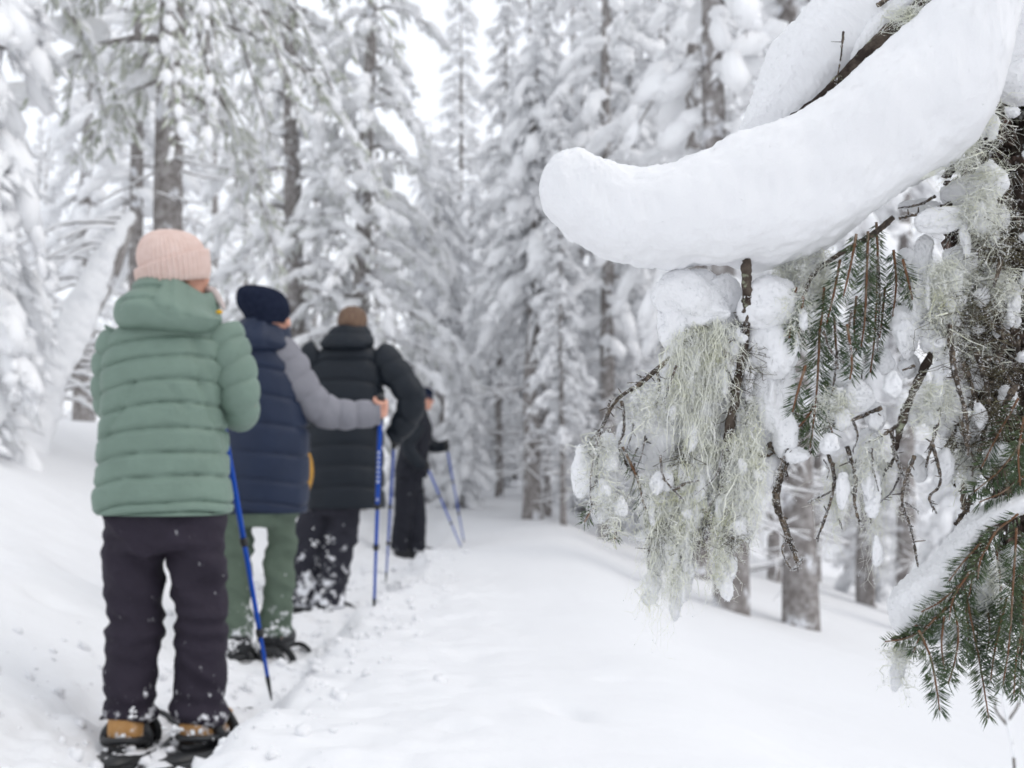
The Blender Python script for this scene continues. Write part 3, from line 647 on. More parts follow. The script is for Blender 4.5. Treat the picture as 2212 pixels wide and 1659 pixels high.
armR = [L1(478, 745, 0.0), L1(508, 800, 0.02), L1(516, 862, 0.02), L1(500, 892, 0.12), L1(476, 892, 0.24)]; armL = [L1(232, 750, 0.0), L1(217, 810, 0.02), L1(216, 868, 0.03), L1(232, 890, 0.12), L1(265, 880, 0.26)]
for A in (armL, armR): bodyp.append(sweep(A, [0.05, 0.045, 0.042, 0.038, 0.03], 24, 14))
tipA = P(583, 1492, 4.22); handA = P(462, 800, 4.13); gA = handA + (tipA - handA) * 0.055 - F1
bodyp += grip_hand(armR[-1], gA, handA - tipA); bodyp += grip_hand(armL[-1], np.array(armL[-1]) + np.array([0.02, 0.07, 0.02]), (0.1, 0.1, 1))
V, F, N = fuse(bodyp, 0.012, 2); mk('body', (V, F, M['skin']), p1)
seams = np.array([0.70, 0.785, 0.815, 0.90, 0.975, 1.05, 1.125, 1.20, 1.275, 1.34, 1.50])
LN1 = [(-0.09, 1.20, -0.185, 1.03, 0.006), (0.02, 1.20, 0.075, 1.12, 0.005), (0.085, 1.385, 0.12, 1.20, 0.007), (0.12, 1.20, 0.185, 0.97, 0.007), (0.1, 1.34, 0.15, 1.22, 0.006)]
def d1(Q, a, t):
    z = Q[..., 2] + 0.012 * np.cos(a * 2) - 0.016 * Q[..., 0] / 0.2 + 0.008 * vnoise(Q * 7)
    return 0.019 * (puff(z, seams, 4.5) - 0.75) + 0.008 * fbm(Q * np.array([8, 8, 5]), 3) + 0.004 * fbm(Q * np.array([22, 22, 12]), 2) + 0.006 * fbm(Q * np.array([4, 4, 15]) + 2.2, 3) + 0.006 * (1 - puff(z, seams, 4.5)) * vnoise(Q * np.array([55, 55, 14])) + 1.6 * grooves(Q, LN1, 0.011)
jk = mk('jacket', (*loft([(-0.032, 0, 0.785, 0.215, 0.155), (-0.032, 0, 0.83, 0.218, 0.158), (-0.035, 0, 0.95, 0.206, 0.15), (-0.036, -0.005, 1.06, 0.198, 0.148), (-0.034, -0.01, 1.16, 0.192, 0.148), (-0.03, -0.012, 1.26, 0.196, 0.142), (-0.022, -0.01, 1.35, 0.188, 0.122), (-0.012, 0, 1.41, 0.14, 0.10), (-0.005, 0, 1.455, 0.085, 0.085)], 170, 110, disp=d1, ex=2.3), M['sage']), p1)
mk('sleeve', (*sleeve([L1(458, 706, 0.0), L1(474, 750, 0.0), L1(496, 805, 0.01), L1(504, 864, 0.03), L1(492, 890, 0.11), L1(474, 888, 0.22)], [0.072, 0.075, 0.070, 0.062, 0.058, 0.045], 0.066, 0.012, 1), M['sage']), jk)
mk('sleeve', (*sleeve([L1(255, 718, 0.0), L1(238, 755, 0.0), L1(224, 810, 0.01), L1(222, 866, 0.03), L1(236, 885, 0.11), L1(262, 876, 0.22)], [0.07, 0.070, 0.060, 0.056, 0.055, 0.045], 0.066, 0.014, 2), M['sage']), jk)
HG = [(-0.13, 1.505, -0.02, 1.512, 0.008), (-0.135, 1.462, -0.03, 1.468, 0.008), (-0.02, 1.56, -0.03, 1.46, 0.006), (-0.145, 1.52, -0.135, 1.44, 0.006), (0.005, 1.565, 0.03, 1.44, 0.007), (0.07, 1.54, 0.08, 1.43, 0.006), (-0.03, 1.46, 0.02, 1.42, 0.005)]
hood = loft([(-0.01, -0.05, 1.372, 0.07, 0.05), (-0.012, -0.065, 1.382, 0.140, 0.10), (-0.012, -0.06, 1.42, 0.170, 0.130), (-0.010, -0.05, 1.46, 0.168, 0.135), (-0.008, -0.025, 1.505, 0.140, 0.12), (-0.002, -0.01, 1.545, 0.108, 0.105), (0.002, 0, 1.555, 0.09, 0.09), (0.004, 0, 1.53, 0.075, 0.075)], 90, 96, disp=lambda Q, a, t: 0.010 * fbm(Q * 11, 3) + 1.5 * grooves(Q, HG, 0.009), ex=2.2)
V, F = hood; V = V.copy(); V[:, 2] += 0.10 * np.clip(-V[:, 0], -0.1, 0.06) + 0.25 * np.clip(V[:, 1], -0.02, 0.2) - 0.55 * np.clip(V[:, 0] - 0.02, 0, 0.2) * np.clip((V[:, 2] - 1.42) / 0.1, 0, 1)
V[:, 0] += 0.28 * np.clip(V[:, 1] + 0.02, 0, 0.2)
mk('hood', (V, F, M['sage']), jk)
mk('zip_pull', (*ellipsoid(L1(469, 673, -0.055), (0.012, 0.008, 0.007), 2), M['yellow']), jk)
mk('collar', (*sweep([L1(395, 618, 0.07), L1(432, 616, 0.045), L1(452, 640, 0.04), L1(470, 662, 0.0)], [0.012, 0.014, 0.012, 0.008], 30, 14, disp=lambda Q, a, L: 0.004 * fbm(Q * 50, 2)), M['fleece']), jk)
def beanie(c, rings, R, ribs, material, parent, cuff=None, rib=0.0012, seed=0):
    f = lambda Q, a, t: rib * np.sign(np.sin(a * ribs)) * np.abs(np.sin(a * ribs)) ** 0.5 + 0.004 * fbm(Q * 12 + seed, 3)
    h = mk('hat', (*xf(loft(rings, 40, ribs * 5, disp=f, caps=(False, True)), R, c), material), parent)
    if cuff:
        V, F = loft(cuff, 20, ribs * 5, disp=lambda Q, a, t: rib * 1.5 * np.sign(np.sin(a * ribs)) * np.abs(np.sin(a * ribs)) ** 0.5 + 0.003 * fbm(Q * 9 + seed, 2), caps=(False, False))
        V = V.copy(); V[:, 2] += 0.20 * (V[:, 0] - 0.0) * np.clip((V[:, 2] + 0.06) / 0.06, 0, 1); mk('cuff', (*xf((V, F), R, c), material), h)
beanie(L1(354, 560), [(0, 0, -0.04, 0.096, 0.112), (0, 0, 0.0, 0.105, 0.118), (0, 0, 0.030, 0.107, 0.117), (-0.002, 0, 0.06, 0.099, 0.106), (-0.006, 0, 0.085, 0.081, 0.086), (-0.012, -0.002, 0.103, 0.052, 0.055), (-0.016, -0.003, 0.111, 0.022, 0.022), (-0.017, -0.003, 0.1125, 0.004, 0.004)], roty(-0.10) @ rotx(0.15), 44, M['pink'], p1,
       cuff=[(0, 0, 0.004, 0.104, 0.116), (0, 0, 0.013, 0.112, 0.123), (0, 0, 0.004, 0.1185, 0.129), (0, 0, -0.04, 0.1165, 0.127), (0, 0, -0.062, 0.107, 0.119), (0, 0, -0.05, 0.102, 0.115)], rib=0.0024)
garment([loft([(-0.027, 0, 0.66, 0.165, 0.12), (-0.027, 0, 0.72, 0.192, 0.135), (-0.027, 0, 0.80, 0.188, 0.13), (-0.027, 0, 0.88, 0.17, 0.12)], 20, 40, ex=2.4),
         sweep([(-0.118, 0, 0.78), (-0.122, 0, 0.62), (-0.120, 0.02, 0.45), (-0.133, 0.01, 0.25), (-0.138, 0.0, 0.125)], [0.100, 0.092, 0.084, 0.083, 0.086], 50, 40),
         sweep([(0.068, 0, 0.78), (0.083, 0.0, 0.62), (0.088, 0.03, 0.45), (0.088, 0.03, 0.25), (0.086, 0.025, 0.115)], [0.100, 0.088, 0.080, 0.079, 0.082], 50, 40)], M['plum'], 'trousers', p1, 0.030, 2.0, 0.010, knees=((0.42, 0.09, 0.010), (0.16, 0.07, 0.012), (0.68, 0.05, 0.008)))
boot(p1, -0.134, 0.0, 0.03, M['tan'], -0.05, 1.18); boot(p1, 0.090, 0.03, 0.03, M['tan'], 0.2, 1.18)
clinging_snow(p1, [(-0.10, -0.085, 0.11, 0.02, 3), (0.02, -0.05, 0.10, 0.02, 3), (-0.13, -0.10, 0.06, 0.04, 8), (0.07, -0.06, 0.055, 0.035, 6), (0.14, -0.05, 0.06, 0.03, 6)], 5)
snowshoe(F1 + np.array([-0.13, 0.0, 0.015]), -0.05, 'black snowshoe under the left boot of the person in green', 0.0, 1.05)
snowshoe(F1 + np.array([0.105, 0.03, 0.015]), 0.25, 'black snowshoe under the right boot of the person in green', 0.0, 1.05)
pole(handA, tipA, 'blue trekking pole held by the person in green', 0.0100, (0.53, 0.815), marks=False)

# ---- person in navy with grey sleeves
F2 = P(555, 1451, 5.4); F2[2] = 0.0
p2 = empty('person', F2, 'person in navy padded coat with grey sleeves, dark slouchy beanie and olive trousers', 'person', 'hikers on the snowy trail')
L2 = lambda px, py, y=0.0: np.array([(px - 555) / 481.0, y, (1451 - py) / 481.0])
hc = L2(568, 682); a2 = L2
bodyp = head_pieces(hc, 0.95) + [sweep([L2(552, 790), L2(556, 730), hc], [0.06, 0.056, 0.055], 12, 16),
   loft([(0.03, 0, 0.72, 0.13, 0.09), (0.03, 0, 1.2, 0.15, 0.10), (0.01, 0, 1.4, 0.13, 0.08), (0.0, 0, 1.46, 0.05, 0.05)], 24, 24)]
legL = [(-0.07, 0, 0.80), (-0.11, 0.02, 0.45), (-0.10, 0.0, 0.08)]; legR = [(0.095, 0, 0.80), (0.085, 0.04, 0.45), (0.06, 0.10, 0.10)]
bodyp += [sweep(legL, [0.055, 0.038, 0.030], 20, 16), sweep(legR, [0.055, 0.038, 0.030], 20, 16)]
armR = [L2(606, 770, 0), L2(640, 830, 0.0), L2(682, 888, 0.02), L2(740, 892, 0.04), L2(818, 888, 0.06)]; armL = [L2(508, 770, 0), L2(496, 840, 0.02), L2(492, 900, 0.05), L2(510, 900, 0.2), L2(520, 890, 0.28)]
bodyp += [sweep(armR, [0.05, 0.045, 0.042, 0.036, 0.027], 30, 14), sweep(armL, [0.05, 0.045, 0.042, 0.036, 0.028], 30, 14)]
tipB = P(808, 1312, 5.95); topB = P(823, 852, 5.50); gB = topB + (tipB - topB) * 0.06 - F2
bodyp += grip_hand(L2(816, 888, 0.06), gB, topB - tipB, 1.12) + grip_hand(armL[-1], np.array(armL[-1]) + np.array([0.02, 0.07, 0.02]), (0.1, 0.1, 1))
V, F, N = fuse(bodyp, 0.007, 2); mk('body', (V, F, M['skin']), p2)
seams2 = np.array([0.60, 0.715, 0.76, 0.86, 0.985, 1.11, 1.235, 1.36, 1.48])
def d2(Q, a, t):
    z = Q[..., 2] + 0.014 * np.cos(a * 2 + 1) + 0.01 * vnoise(Q * 5 + 4)
    return 0.016 * (puff(z, seams2, 5) - 0.75) + 0.009 * fbm(Q * np.array([7, 7, 5]) + 4, 3)
jk = mk('coat', (*loft([(0.03, 0, 0.715, 0.180, 0.145), (0.03, 0, 0.75, 0.186, 0.15), (0.03, 0, 0.9, 0.192, 0.152), (0.032, 0, 1.05, 0.188, 0.148), (0.022, 0, 1.2, 0.176, 0.142), (0.008, 0, 1.34, 0.158, 0.13), (-0.005, 0, 1.43, 0.13, 0.11), (0.0, 0, 1.50, 0.085, 0.09)], 150, 96, disp=d2, ex=2.3), M['navy']), p2)
mk('sleeve', (*sleeve([L2(585, 752, 0.0), L2(608, 772, 0.0), L2(640, 826, 0.0), L2(680, 878, 0.02), L2(735, 892, 0.04), L2(816, 889, 0.055)], [0.075, 0.083, 0.082, 0.076, 0.066, 0.050], 0.085, 0.011, 3, 0.012), M['greycloth']), jk)
mk('sleeve', (*sleeve([L2(530, 752, 0.0), L2(512, 775, 0.0), L2(502, 840, 0.0), L2(498, 895, 0.05), L2(512, 898, 0.18), L2(520, 890, 0.26)], [0.07, 0.08, 0.075, 0.068, 0.06, 0.05], 0.085, 0.011, 4, 0.010), M['greycloth']), jk)
hood = loft([(0.0, -0.03, 1.435, 0.08, 0.05), (-0.01, -0.04, 1.45, 0.125, 0.095), (-0.008, -0.035, 1.49, 0.135, 0.115), (0.0, -0.02, 1.54, 0.120, 0.11), (0.006, 0, 1.585, 0.095, 0.10), (0.006, 0, 1.59, 0.08, 0.085), (0.006, 0, 1.56, 0.07, 0.075)], 60, 72, disp=lambda Q, a, t: 0.012 * fbm(Q * 12 + 2, 3) + grooves(Q, [(0.02, 1.60, -0.05, 1.46, 0.009), (0.06, 1.57, 0.05, 1.45, 0.007)], 0.008))
V, F = hood; V = V.copy(); V[:, 2] -= 0.6 * np.clip(V[:, 0] - 0.03, 0, 0.2) * np.clip((V[:, 2] - 1.47) / 0.08, 0, 1); V[:, 0] += 0.45 * np.clip(V[:, 1] + 0.02, 0, 0.2) + 0.02 * np.clip((1.5 - V[:, 2]) * 10, 0, 1); mk('hood', (V, F, M['navy']), jk)
beanie(L2(562, 664), [(0.008, -0.012, -0.075, 0.078, 0.088), (0.01, 0, -0.045, 0.094, 0.106), (0.008, 0, -0.01, 0.104, 0.118), (-0.006, 0, 0.03, 0.112, 0.12), (-0.014, -0.006, 0.060, 0.106, 0.112), (-0.026, -0.015, 0.084, 0.088, 0.092), (-0.042, -0.022, 0.102, 0.062, 0.064), (-0.056, -0.028, 0.112, 0.034, 0.036), (-0.064, -0.030, 0.115, 0.006, 0.006)], roty(-0.12), 40, M['navyknit'], p2)
gl = mk('sunglasses', (*cat(sweep([L2(590, 672, 0.0), L2(603, 668, 0.05), L2(608, 668, 0.09)], [0.006, 0.007, 0.008], 16, 8), ellipsoid(L2(604, 670, 0.07), (0.014, 0.03, 0.022), 3)), M['lens']), p2)
garment([loft([(0.015, 0, 0.66, 0.14, 0.11), (0.015, 0, 0.71, 0.165, 0.125), (0.015, 0, 0.80, 0.165, 0.12), (0.015, 0, 0.85, 0.15, 0.11)], 16, 40),
         sweep([(-0.085, 0, 0.76), (-0.105, 0, 0.6), (-0.112, 0.02, 0.42), (-0.105, 0.0, 0.15)], [0.092, 0.080, 0.074, 0.074], 40, 32),
         sweep([(0.105, 0, 0.76), (0.100, 0.02, 0.6), (0.085, 0.05, 0.42), (0.062, 0.10, 0.17)], [0.088, 0.074, 0.066, 0.068], 40, 32)], M['olive'], 'trousers', p2, 0.032, 7.0, 0.011, knees=((0.58, 0.08, 0.007),))
boot(p2, -0.085, 0.0, 0.06, M['rubber'], -0.1, 1.1); boot(p2, 0.04, 0.1, 0.08, M['rubber'], 0.3, 1.1)
clinging_snow(p2, [(-0.09, -0.09, 0.12, 0.05, 10), (0.04, 0.0, 0.14, 0.05, 10)], 6)
snowshoe(F2 + np.array([-0.085, 0.0, -0.01]), -0.1, 'black snowshoe half buried under the left boot of the navy coat wearer', 0.05, 1.0)
ss = snowshoe(F2 + np.array([0.075, 0.0, -0.02]), 0.2, 'black snowshoe with red strap on the bank beside the blue pole tip', 0.12, 1.0)
mk('red_strap', (*sweep([(-0.085, -0.10, 0.03), (-0.03, -0.10, 0.045), (0.06, -0.09, 0.045), (0.09, -0.09, 0.03)], [0.007, 0.010, 0.008, 0.006], 20, 8), M['red']), ss)
pole(topB, tipB, 'blue trekking pole gripped by the outstretched hand of the grey sleeve', 0.0105, (0.505, 0.70))
bg_ = empty('hip_bag', P(656, 1020, 5.75), 'ochre bag hanging between the navy coat and the black coat', 'bag')
mk('bag_body', (*loft([(0, 0, -0.10, 0.012, 0.03), (0, 0, -0.085, 0.03, 0.05), (0.002, 0, -0.02, 0.042, 0.065), (0, 0, 0.06, 0.038, 0.06), (0, 0, 0.10, 0.022, 0.04), (0, 0, 0.115, 0.008, 0.01)], 40, 40, disp=lambda Q, a, t: 0.006 * fbm(Q * 25, 3)), M['ochre']), bg_)
mk('strap', (*sweep([(0, 0, 0.10), (-0.03, -0.02, 0.25), (-0.07, -0.02, 0.42)], [0.008, 0.008, 0.008], 20, 8), M['ochre']), bg_)

# ---- tall person in black
F3 = P(700, 1334, 7.2); F3[2] = 0.0
p3 = empty('person', F3, 'bareheaded brown-haired person in long black padded coat, arm on hip', 'person', 'hikers on the snowy trail')
L3 = lambda px, py, y=0.0: np.array([(px - 700) / 361.0, y, (1334 - py) / 361.0])
hc = L3(757, 702)
bodyp = head_pieces(hc, 0.35, 1.03) + [sweep([L3(748, 790), L3(752, 740), hc], [0.065, 0.062, 0.06], 12, 16),
   loft([(0.09, 0, 0.70, 0.14, 0.1), (0.11, 0, 1.2, 0.17, 0.11), (0.13, 0, 1.52, 0.16, 0.09), (0.14, 0, 1.60, 0.06, 0.06)], 24, 24)]
bodyp += [sweep([(0.0, 0, 0.88), (-0.06, 0.0, 0.50), (-0.13, 0.06, 0.06)], [0.085, 0.058, 0.042], 20, 16), sweep([(0.12, 0, 0.88), (0.08, 0.02, 0.48), (0.035, -0.02, 0.06)], [0.085, 0.058, 0.042], 20, 16)]
armR = [L3(822, 775, 0.0), L3(858, 812, -0.03), L3(893, 858, -0.06), L3(878, 905, -0.01), L3(846, 945, 0.06)]; armL = [L3(668, 775, 0), L3(648, 850, 0.02), L3(640, 905, 0.04), L3(648, 930, 0.18), L3(655, 930, 0.26)]
bodyp += [sweep(armR, [0.055, 0.05, 0.045, 0.04, 0.03], 30, 14), sweep(armL, [0.055, 0.05, 0.045, 0.04, 0.03], 30, 14)]
V, F, N = fuse(bodyp, 0.013, 2); mk('body', (V, F, M['skin']), p3)
seams3 = np.array([0.52, 0.645, 0.78, 0.90, 1.02, 1.14, 1.27, 1.40, 1.53, 1.68])
d3 = lambda Q, a, t: 0.022 * (puff(Q[..., 2] + 0.012 * np.cos(a * 2) + 0.01 * vnoise(Q * 5 + 8), seams3, 4.5) - 0.75) + 0.010 * fbm(Q * np.array([7, 7, 5]) + 8, 3)
jk = mk('coat', (*loft([(0.115, 0, 0.655, 0.242, 0.17), (0.115, 0, 0.70, 0.242, 0.17), (0.115, 0, 0.9, 0.235, 0.165), (0.115, 0, 1.1, 0.228, 0.16), (0.118, 0, 1.3, 0.228, 0.155), (0.12, 0, 1.45, 0.236, 0.145), (0.13, 0, 1.56, 0.21, 0.125), (0.14, 0, 1.64, 0.13, 0.10), (0.145, 0, 1.68, 0.09, 0.09)], 150, 96, disp=d3, ex=2.4), M['black']), p3)
mk('sleeve', (*sleeve([L3(812, 762, 0.0), L3(830, 776, -0.01), L3(858, 812, -0.03), L3(888, 858, -0.06), L3(876, 905, -0.01), L3(848, 942, 0.05)], [0.085, 0.095, 0.092, 0.085, 0.075, 0.058], 0.12, 0.014, 5, 0.010), M['black']), jk)
mk('sleeve', (*sleeve([L3(688, 762, 0.0), L3(668, 778, 0.0), L3(652, 845, 0.02), L3(646, 900, 0.04), L3(650, 925, 0.16), L3(655, 930, 0.25)], [0.085, 0.09, 0.085, 0.078, 0.07, 0.055], 0.12, 0.014, 6, 0.010), M['black']), jk)
hood = loft([(0.13, -0.04, 1.60, 0.09, 0.06), (0.13, -0.05, 1.615, 0.145, 0.11), (0.132, -0.04, 1.65, 0.162, 0.125), (0.138, -0.02, 1.70, 0.14, 0.12), (0.145, 0, 1.745, 0.105, 0.11), (0.15, 0, 1.75, 0.085, 0.09), (0.15, 0, 1.72, 0.075, 0.08)], 60, 72, disp=lambda Q, a, t: 0.014 * fbm(Q * 10 + 6, 3) + grooves(Q, [(0.0, 1.70, 0.28, 1.70, 0.008), (0.12, 1.76, 0.11, 1.64, 0.006)], 0.01))
mk('hood', (*hood, M['black']), jk)
V, F = ICO[5]; V = V * np.array([0.088, 0.104, 0.098]) + 0; k = V[:, 2] > -0.055; V = V * (1 + 0.05 * fbm(V * np.array([60, 60, 18]), 3) + 0.04 * fbm(V * 22, 2))[:, None]
V[:, 2] = np.maximum(V[:, 2], -0.065 - 0.01 * np.sin(V[:, 0] * 140)); fr = (V[:, 1] > 0.05) & (V[:, 2] < 0.03); V[fr, 1] = 0.05
mk('hair', (V @ rotz(-0.35).T + hc + np.array([0, -0.008, 0.028]), F, M['hair']), p3)
g3 = L3(845, 950, 0.10); tipC = P(834, 1250, 7.65); topC = F3 + g3 + (F3 + g3 - tipC) * 0.06
V, F, N = fuse([xf(h_, None) for h_ in grip_hand(armR[-1], g3, topC - tipC, 1.15)], 0.005, 2); mk('glove', (V, F, M['rubber']), p3)
V, F, N = fuse(grip_hand(armL[-1], np.array(armL[-1]) + np.array([0.02, 0.07, 0.02]), (0.1, 0.1, 1), 1.15), 0.005, 2); mk('glove', (V, F, M['rubber']), p3)
garment([loft([(0.05, 0, 0.62, 0.15, 0.12), (0.055, 0, 0.70, 0.178, 0.135), (0.06, 0, 0.82, 0.175, 0.13), (0.06, 0, 0.88, 0.16, 0.12)], 16, 40),
         sweep([(-0.03, 0, 0.80), (-0.065, 0, 0.6), (-0.10, 0.03, 0.38), (-0.135, 0.05, 0.08)], [0.105, 0.098, 0.090, 0.080], 40, 32),
         sweep([(0.125, 0, 0.80), (0.105, 0.0, 0.6), (0.075, 0.0, 0.38), (0.035, -0.02, 0.08)], [0.105, 0.098, 0.092, 0.088], 40, 32)], M['black_trouser'], 'trousers', p3, 0.030, 11.0, 0.010, knees=((0.45, 0.08, 0.007),))
boot(p3, -0.135, 0.06, 0.02, M['rubber'], 0, 1.1); boot(p3, 0.035, -0.02, 0.02, M['rubber'], 0.15, 1.1)
clinging_snow(p3, [(-0.05, -0.10, 0.50, 0.03, 4), (0.05, -0.10, 0.42, 0.03, 4), (-0.13, -0.06, 0.1, 0.06, 10), (0.04, -0.12, 0.1, 0.06, 10)], 8)
snowshoe(F3 + np.array([-0.135, 0.06, -0.015]), 0.0, 'black snowshoe under the left boot of the black coat wearer', 0.0, 1.0)
snowshoe(F3 + np.array([0.035, -0.02, -0.015]), 0.15, 'black snowshoe under the right boot of the black coat wearer', 0.0, 1.0)
pole(topC, tipC, 'thin blue trekking pole of the black coat wearer, behind the grey sleeve pole', 0.0085, (0.5, 0.75), marks=False)

# ---- farthest person
F4 = P(882, 1193, 12.0); F4[2] = gz1(F4[0], 12.0)
p4 = empty('person', F4, 'farthest person in black outfit and dark cap, turned right with two poles', 'person', 'hikers on the snowy trail')
L4 = lambda px, py, y=0.0: np.array([(px - 882) / 217.0, y, (1193 - py) / 217.0])
hc = L4(912, 848)
bodyp = head_pieces(hc, 1.25) + [sweep([L4(902, 905), L4(906, 880), hc], [0.065, 0.058, 0.056], 12, 16), loft([(0.0, 0, 0.84, 0.12, 0.14), (0.06, 0, 1.1, 0.12, 0.15), (0.1, 0, 1.36, 0.11, 0.16), (0.11, 0, 1.42, 0.05, 0.07)], 24, 24)]
bodyp += [sweep([L4(875, 1030, -0.05), L4(872, 1100, -0.06), L4(864, 1180, -0.05)], [0.08, 0.055, 0.04], 20, 16), sweep([L4(885, 1030, 0.05), L4(898, 1100, 0.05), L4(898, 1180, 0.08)], [0.08, 0.055, 0.04], 20, 16)]
arm1 = [L4(905, 905, -0.18), L4(885, 950, -0.22), L4(905, 985, -0.22), L4(920, 990, -0.2)]; arm2 = [L4(912, 905, 0.16), L4(918, 940, 0.2), L4(938, 952, 0.2), L4(958, 950, 0.18)]
bodyp += [sweep(arm1, [0.05, 0.045, 0.04, 0.03], 24, 14), sweep(arm2, [0.05, 0.045, 0.04, 0.03], 24, 14)]
V, F, N = fuse(bodyp, 0.013, 2); mk('body', (V, F, M['skin']), p4)
d4 = lambda Q, a, t: 0.014 * fbm(Q * np.array([6, 6, 5]) + 3, 3)
jk = mk('jacket', (*loft([(0.02, 0, 0.80, 0.155, 0.18), (0.025, 0, 0.88, 0.165, 0.19), (0.04, 0, 1.0, 0.155, 0.185), (0.06, 0, 1.15, 0.15, 0.19), (0.085, 0, 1.32, 0.14, 0.19), (0.1, 0, 1.41, 0.10, 0.14), (0.115, 0, 1.47, 0.07, 0.08), (0.12, 0, 1.49, 0.06, 0.07)], 60, 60, disp=d4), M['charcoal']), p4)
mk('sleeve', (*sleeve(arm1, [0.08, 0.075, 0.066, 0.05], 0.2, 0.006, 7, 0.01), M['black']), jk); mk('sleeve', (*sleeve(arm2, [0.08, 0.07, 0.06, 0.05], 0.2, 0.006, 8, 0.01), M['black']), jk)
hd = loft([(0.12, 0, -0.02, 0.088, 0.108), (0.0, 0, 0.0, 0.1, 0.1)], 2, 4)
beanie(hc + np.array([0, 0, 0.02]), [(0, 0, 0.0, 0.102, 0.09), (0, 0, 0.035, 0.106, 0.094), (0, 0, 0.07, 0.09, 0.08), (0, 0, 0.092, 0.05, 0.045), (0, 0, 0.096, 0.01, 0.01)], roty(-0.1), 20, M['navyknit'], p4)
mk('sunglasses', (*cat(sweep([hc + np.array([-0.02, -0.085, 0.01]), hc + np.array([0.05, -0.075, 0.012]), hc + np.array([0.092, -0.03, 0.012])], [0.006, 0.01, 0.014], 16, 8), ellipsoid(hc + np.array([0.092, -0.02, 0.008]), (0.018, 0.045, 0.02), 3)), M['lens']), p4)
garment([loft([(0.0, 0, 0.68, 0.12, 0.14), (0.0, 0, 0.78, 0.14, 0.165), (0.01, 0, 0.88, 0.135, 0.155)], 14, 36), sweep([L4(876, 1025, -0.07), L4(873, 1090, -0.06), L4(862, 1175, -0.05)], [0.11, 0.095, 0.09], 30, 30), sweep([L4(884, 1025, 0.06), L4(898, 1090, 0.03), L4(898, 1182, 0.02)], [0.11, 0.095, 0.095], 30, 30)], M['charcoal'], 'trousers', p4, 0.016, 15.0, 0.011)
boot(p4, -0.07, -0.05, 0.0, M['rubber'], 1.2, 1.1); boot(p4, 0.085, 0.05, 0.0, M['rubber'], 1.2, 1.1)
g41, g42 = L4(924, 992, -0.2), L4(962, 950, 0.17)
t41, t42 = P(999, 1201, 11.7), P(1003, 1176, 12.4)
for arm, g_, t_, lb in ((arm1, g41, t41, 'near blue trekking pole slanting from the farthest person'), (arm2, g42, t42, "far blue trekking pole held out in the farthest person's black glove")):
    t_[2] = max(t_[2], gz1(t_[0], t_[1]) - 0.03); tp = F4 + g_ + (F4 + g_ - t_) * 0.06
    V, F, N = fuse(grip_hand(arm[-1], g_, tp - t_, 1.25), 0.006, 2); mk('glove', (V, F, M['rubber']), p4)
    pole(tp, t_, lb, 0.0095, (0.4, 0.7), marks=False)

# ------------------------------------------------------------------ the near spruce with its snow-loaded boughs
TB = np.array([(2560 - 1106) / FPX * 1.36, 1.36, 0.0]); TB[2] = gz1(TB[0], TB[1])
near = empty('spruce_tree', TB, 'near spruce at the right edge with snow-loaded boughs and beard lichen', 'tree')
D0 = 1.25
def Q(px, py, d=D0): return P(px, py, d) - TB
rngn = np.random.RandomState(77)
def crystals(V, n, size, rng=rngn, push=0.0004):
    i = rng.randint(0, len(V), n); p = V[i] + rng.normal(0, push, (n, 3)); d = rng.normal(0, 1, (n, 3)); s = size * rng.uniform(0.5, 1.3, n)
    return scatter(TET, p, frames(d, rng.uniform(0, 6, n)), np.stack([s * 1.5, s * 0.6, s * 0.6], -1))
def snow_pairs(pairs, depth, parent, d=D0, n=200, na=120, ex=2.9, lump=0.006, grain=0.0011, name='snow_load', cry=900, seed=0):
    """snow cushion from matching points on its upper and lower rim, given real depth"""
    K = np.array([np.concatenate([P(a, b, d if len(dd) < 2 else dd[1]) - TB, P(c, e, d if len(dd) < 2 else dd[1]) - TB, [dd[0]]]) for (a, b, c, e, *dd) in pairs])
    S = spline(K, n); T, B, w = S[:, :3], S[:, 3:6], S[:, 6] * depth
    C = (T + B) / 2; U = (T - B) / 2; ang = np.linspace(0, 2 * np.pi, na, endpoint=False); c, s = np.cos(ang), np.sin(ang)
    cs = np.sign(c) * np.abs(c) ** (2 / ex); sn = np.sign(s) * np.abs(s) ** (2 / ex)
    R = C[:, None, :] + U[:, None, :] * cs[None, :, None]; R[..., 1] += w[:, None] * sn[None, :]
    un = U / (np.linalg.norm(U, axis=1)[:, None] + 1e-9); D = un[:, None, :] * c[None, :, None]; D = D + np.array([0, 1.0, 0]) * s[None, :, None]
    off = lump * fbm(R * 13 + seed, 2) + 0.22 * lump * fbm(R * 45 + seed, 2) + grain * fbm(R * 330 + seed, 3) + grain * 1.3 * np.abs(vnoise(R * 700))
    off = off + np.clip(-c, 0, 1)[None, :] * (0.5 * lump * fbm(R * 60 + seed, 3)) + np.clip(c - 0.4, 0, 1)[None, :] * 0.0050 * fbm(R * 230 + seed, 3)
    R = R + D * off[..., None]
    V, F = rings_to_mesh(R); o = [(V, F, M['snow_near'])]
    if cry: o.append((*crystals(V, cry, 0.0007), M['snow_near']))
    return mk(name, o, parent)
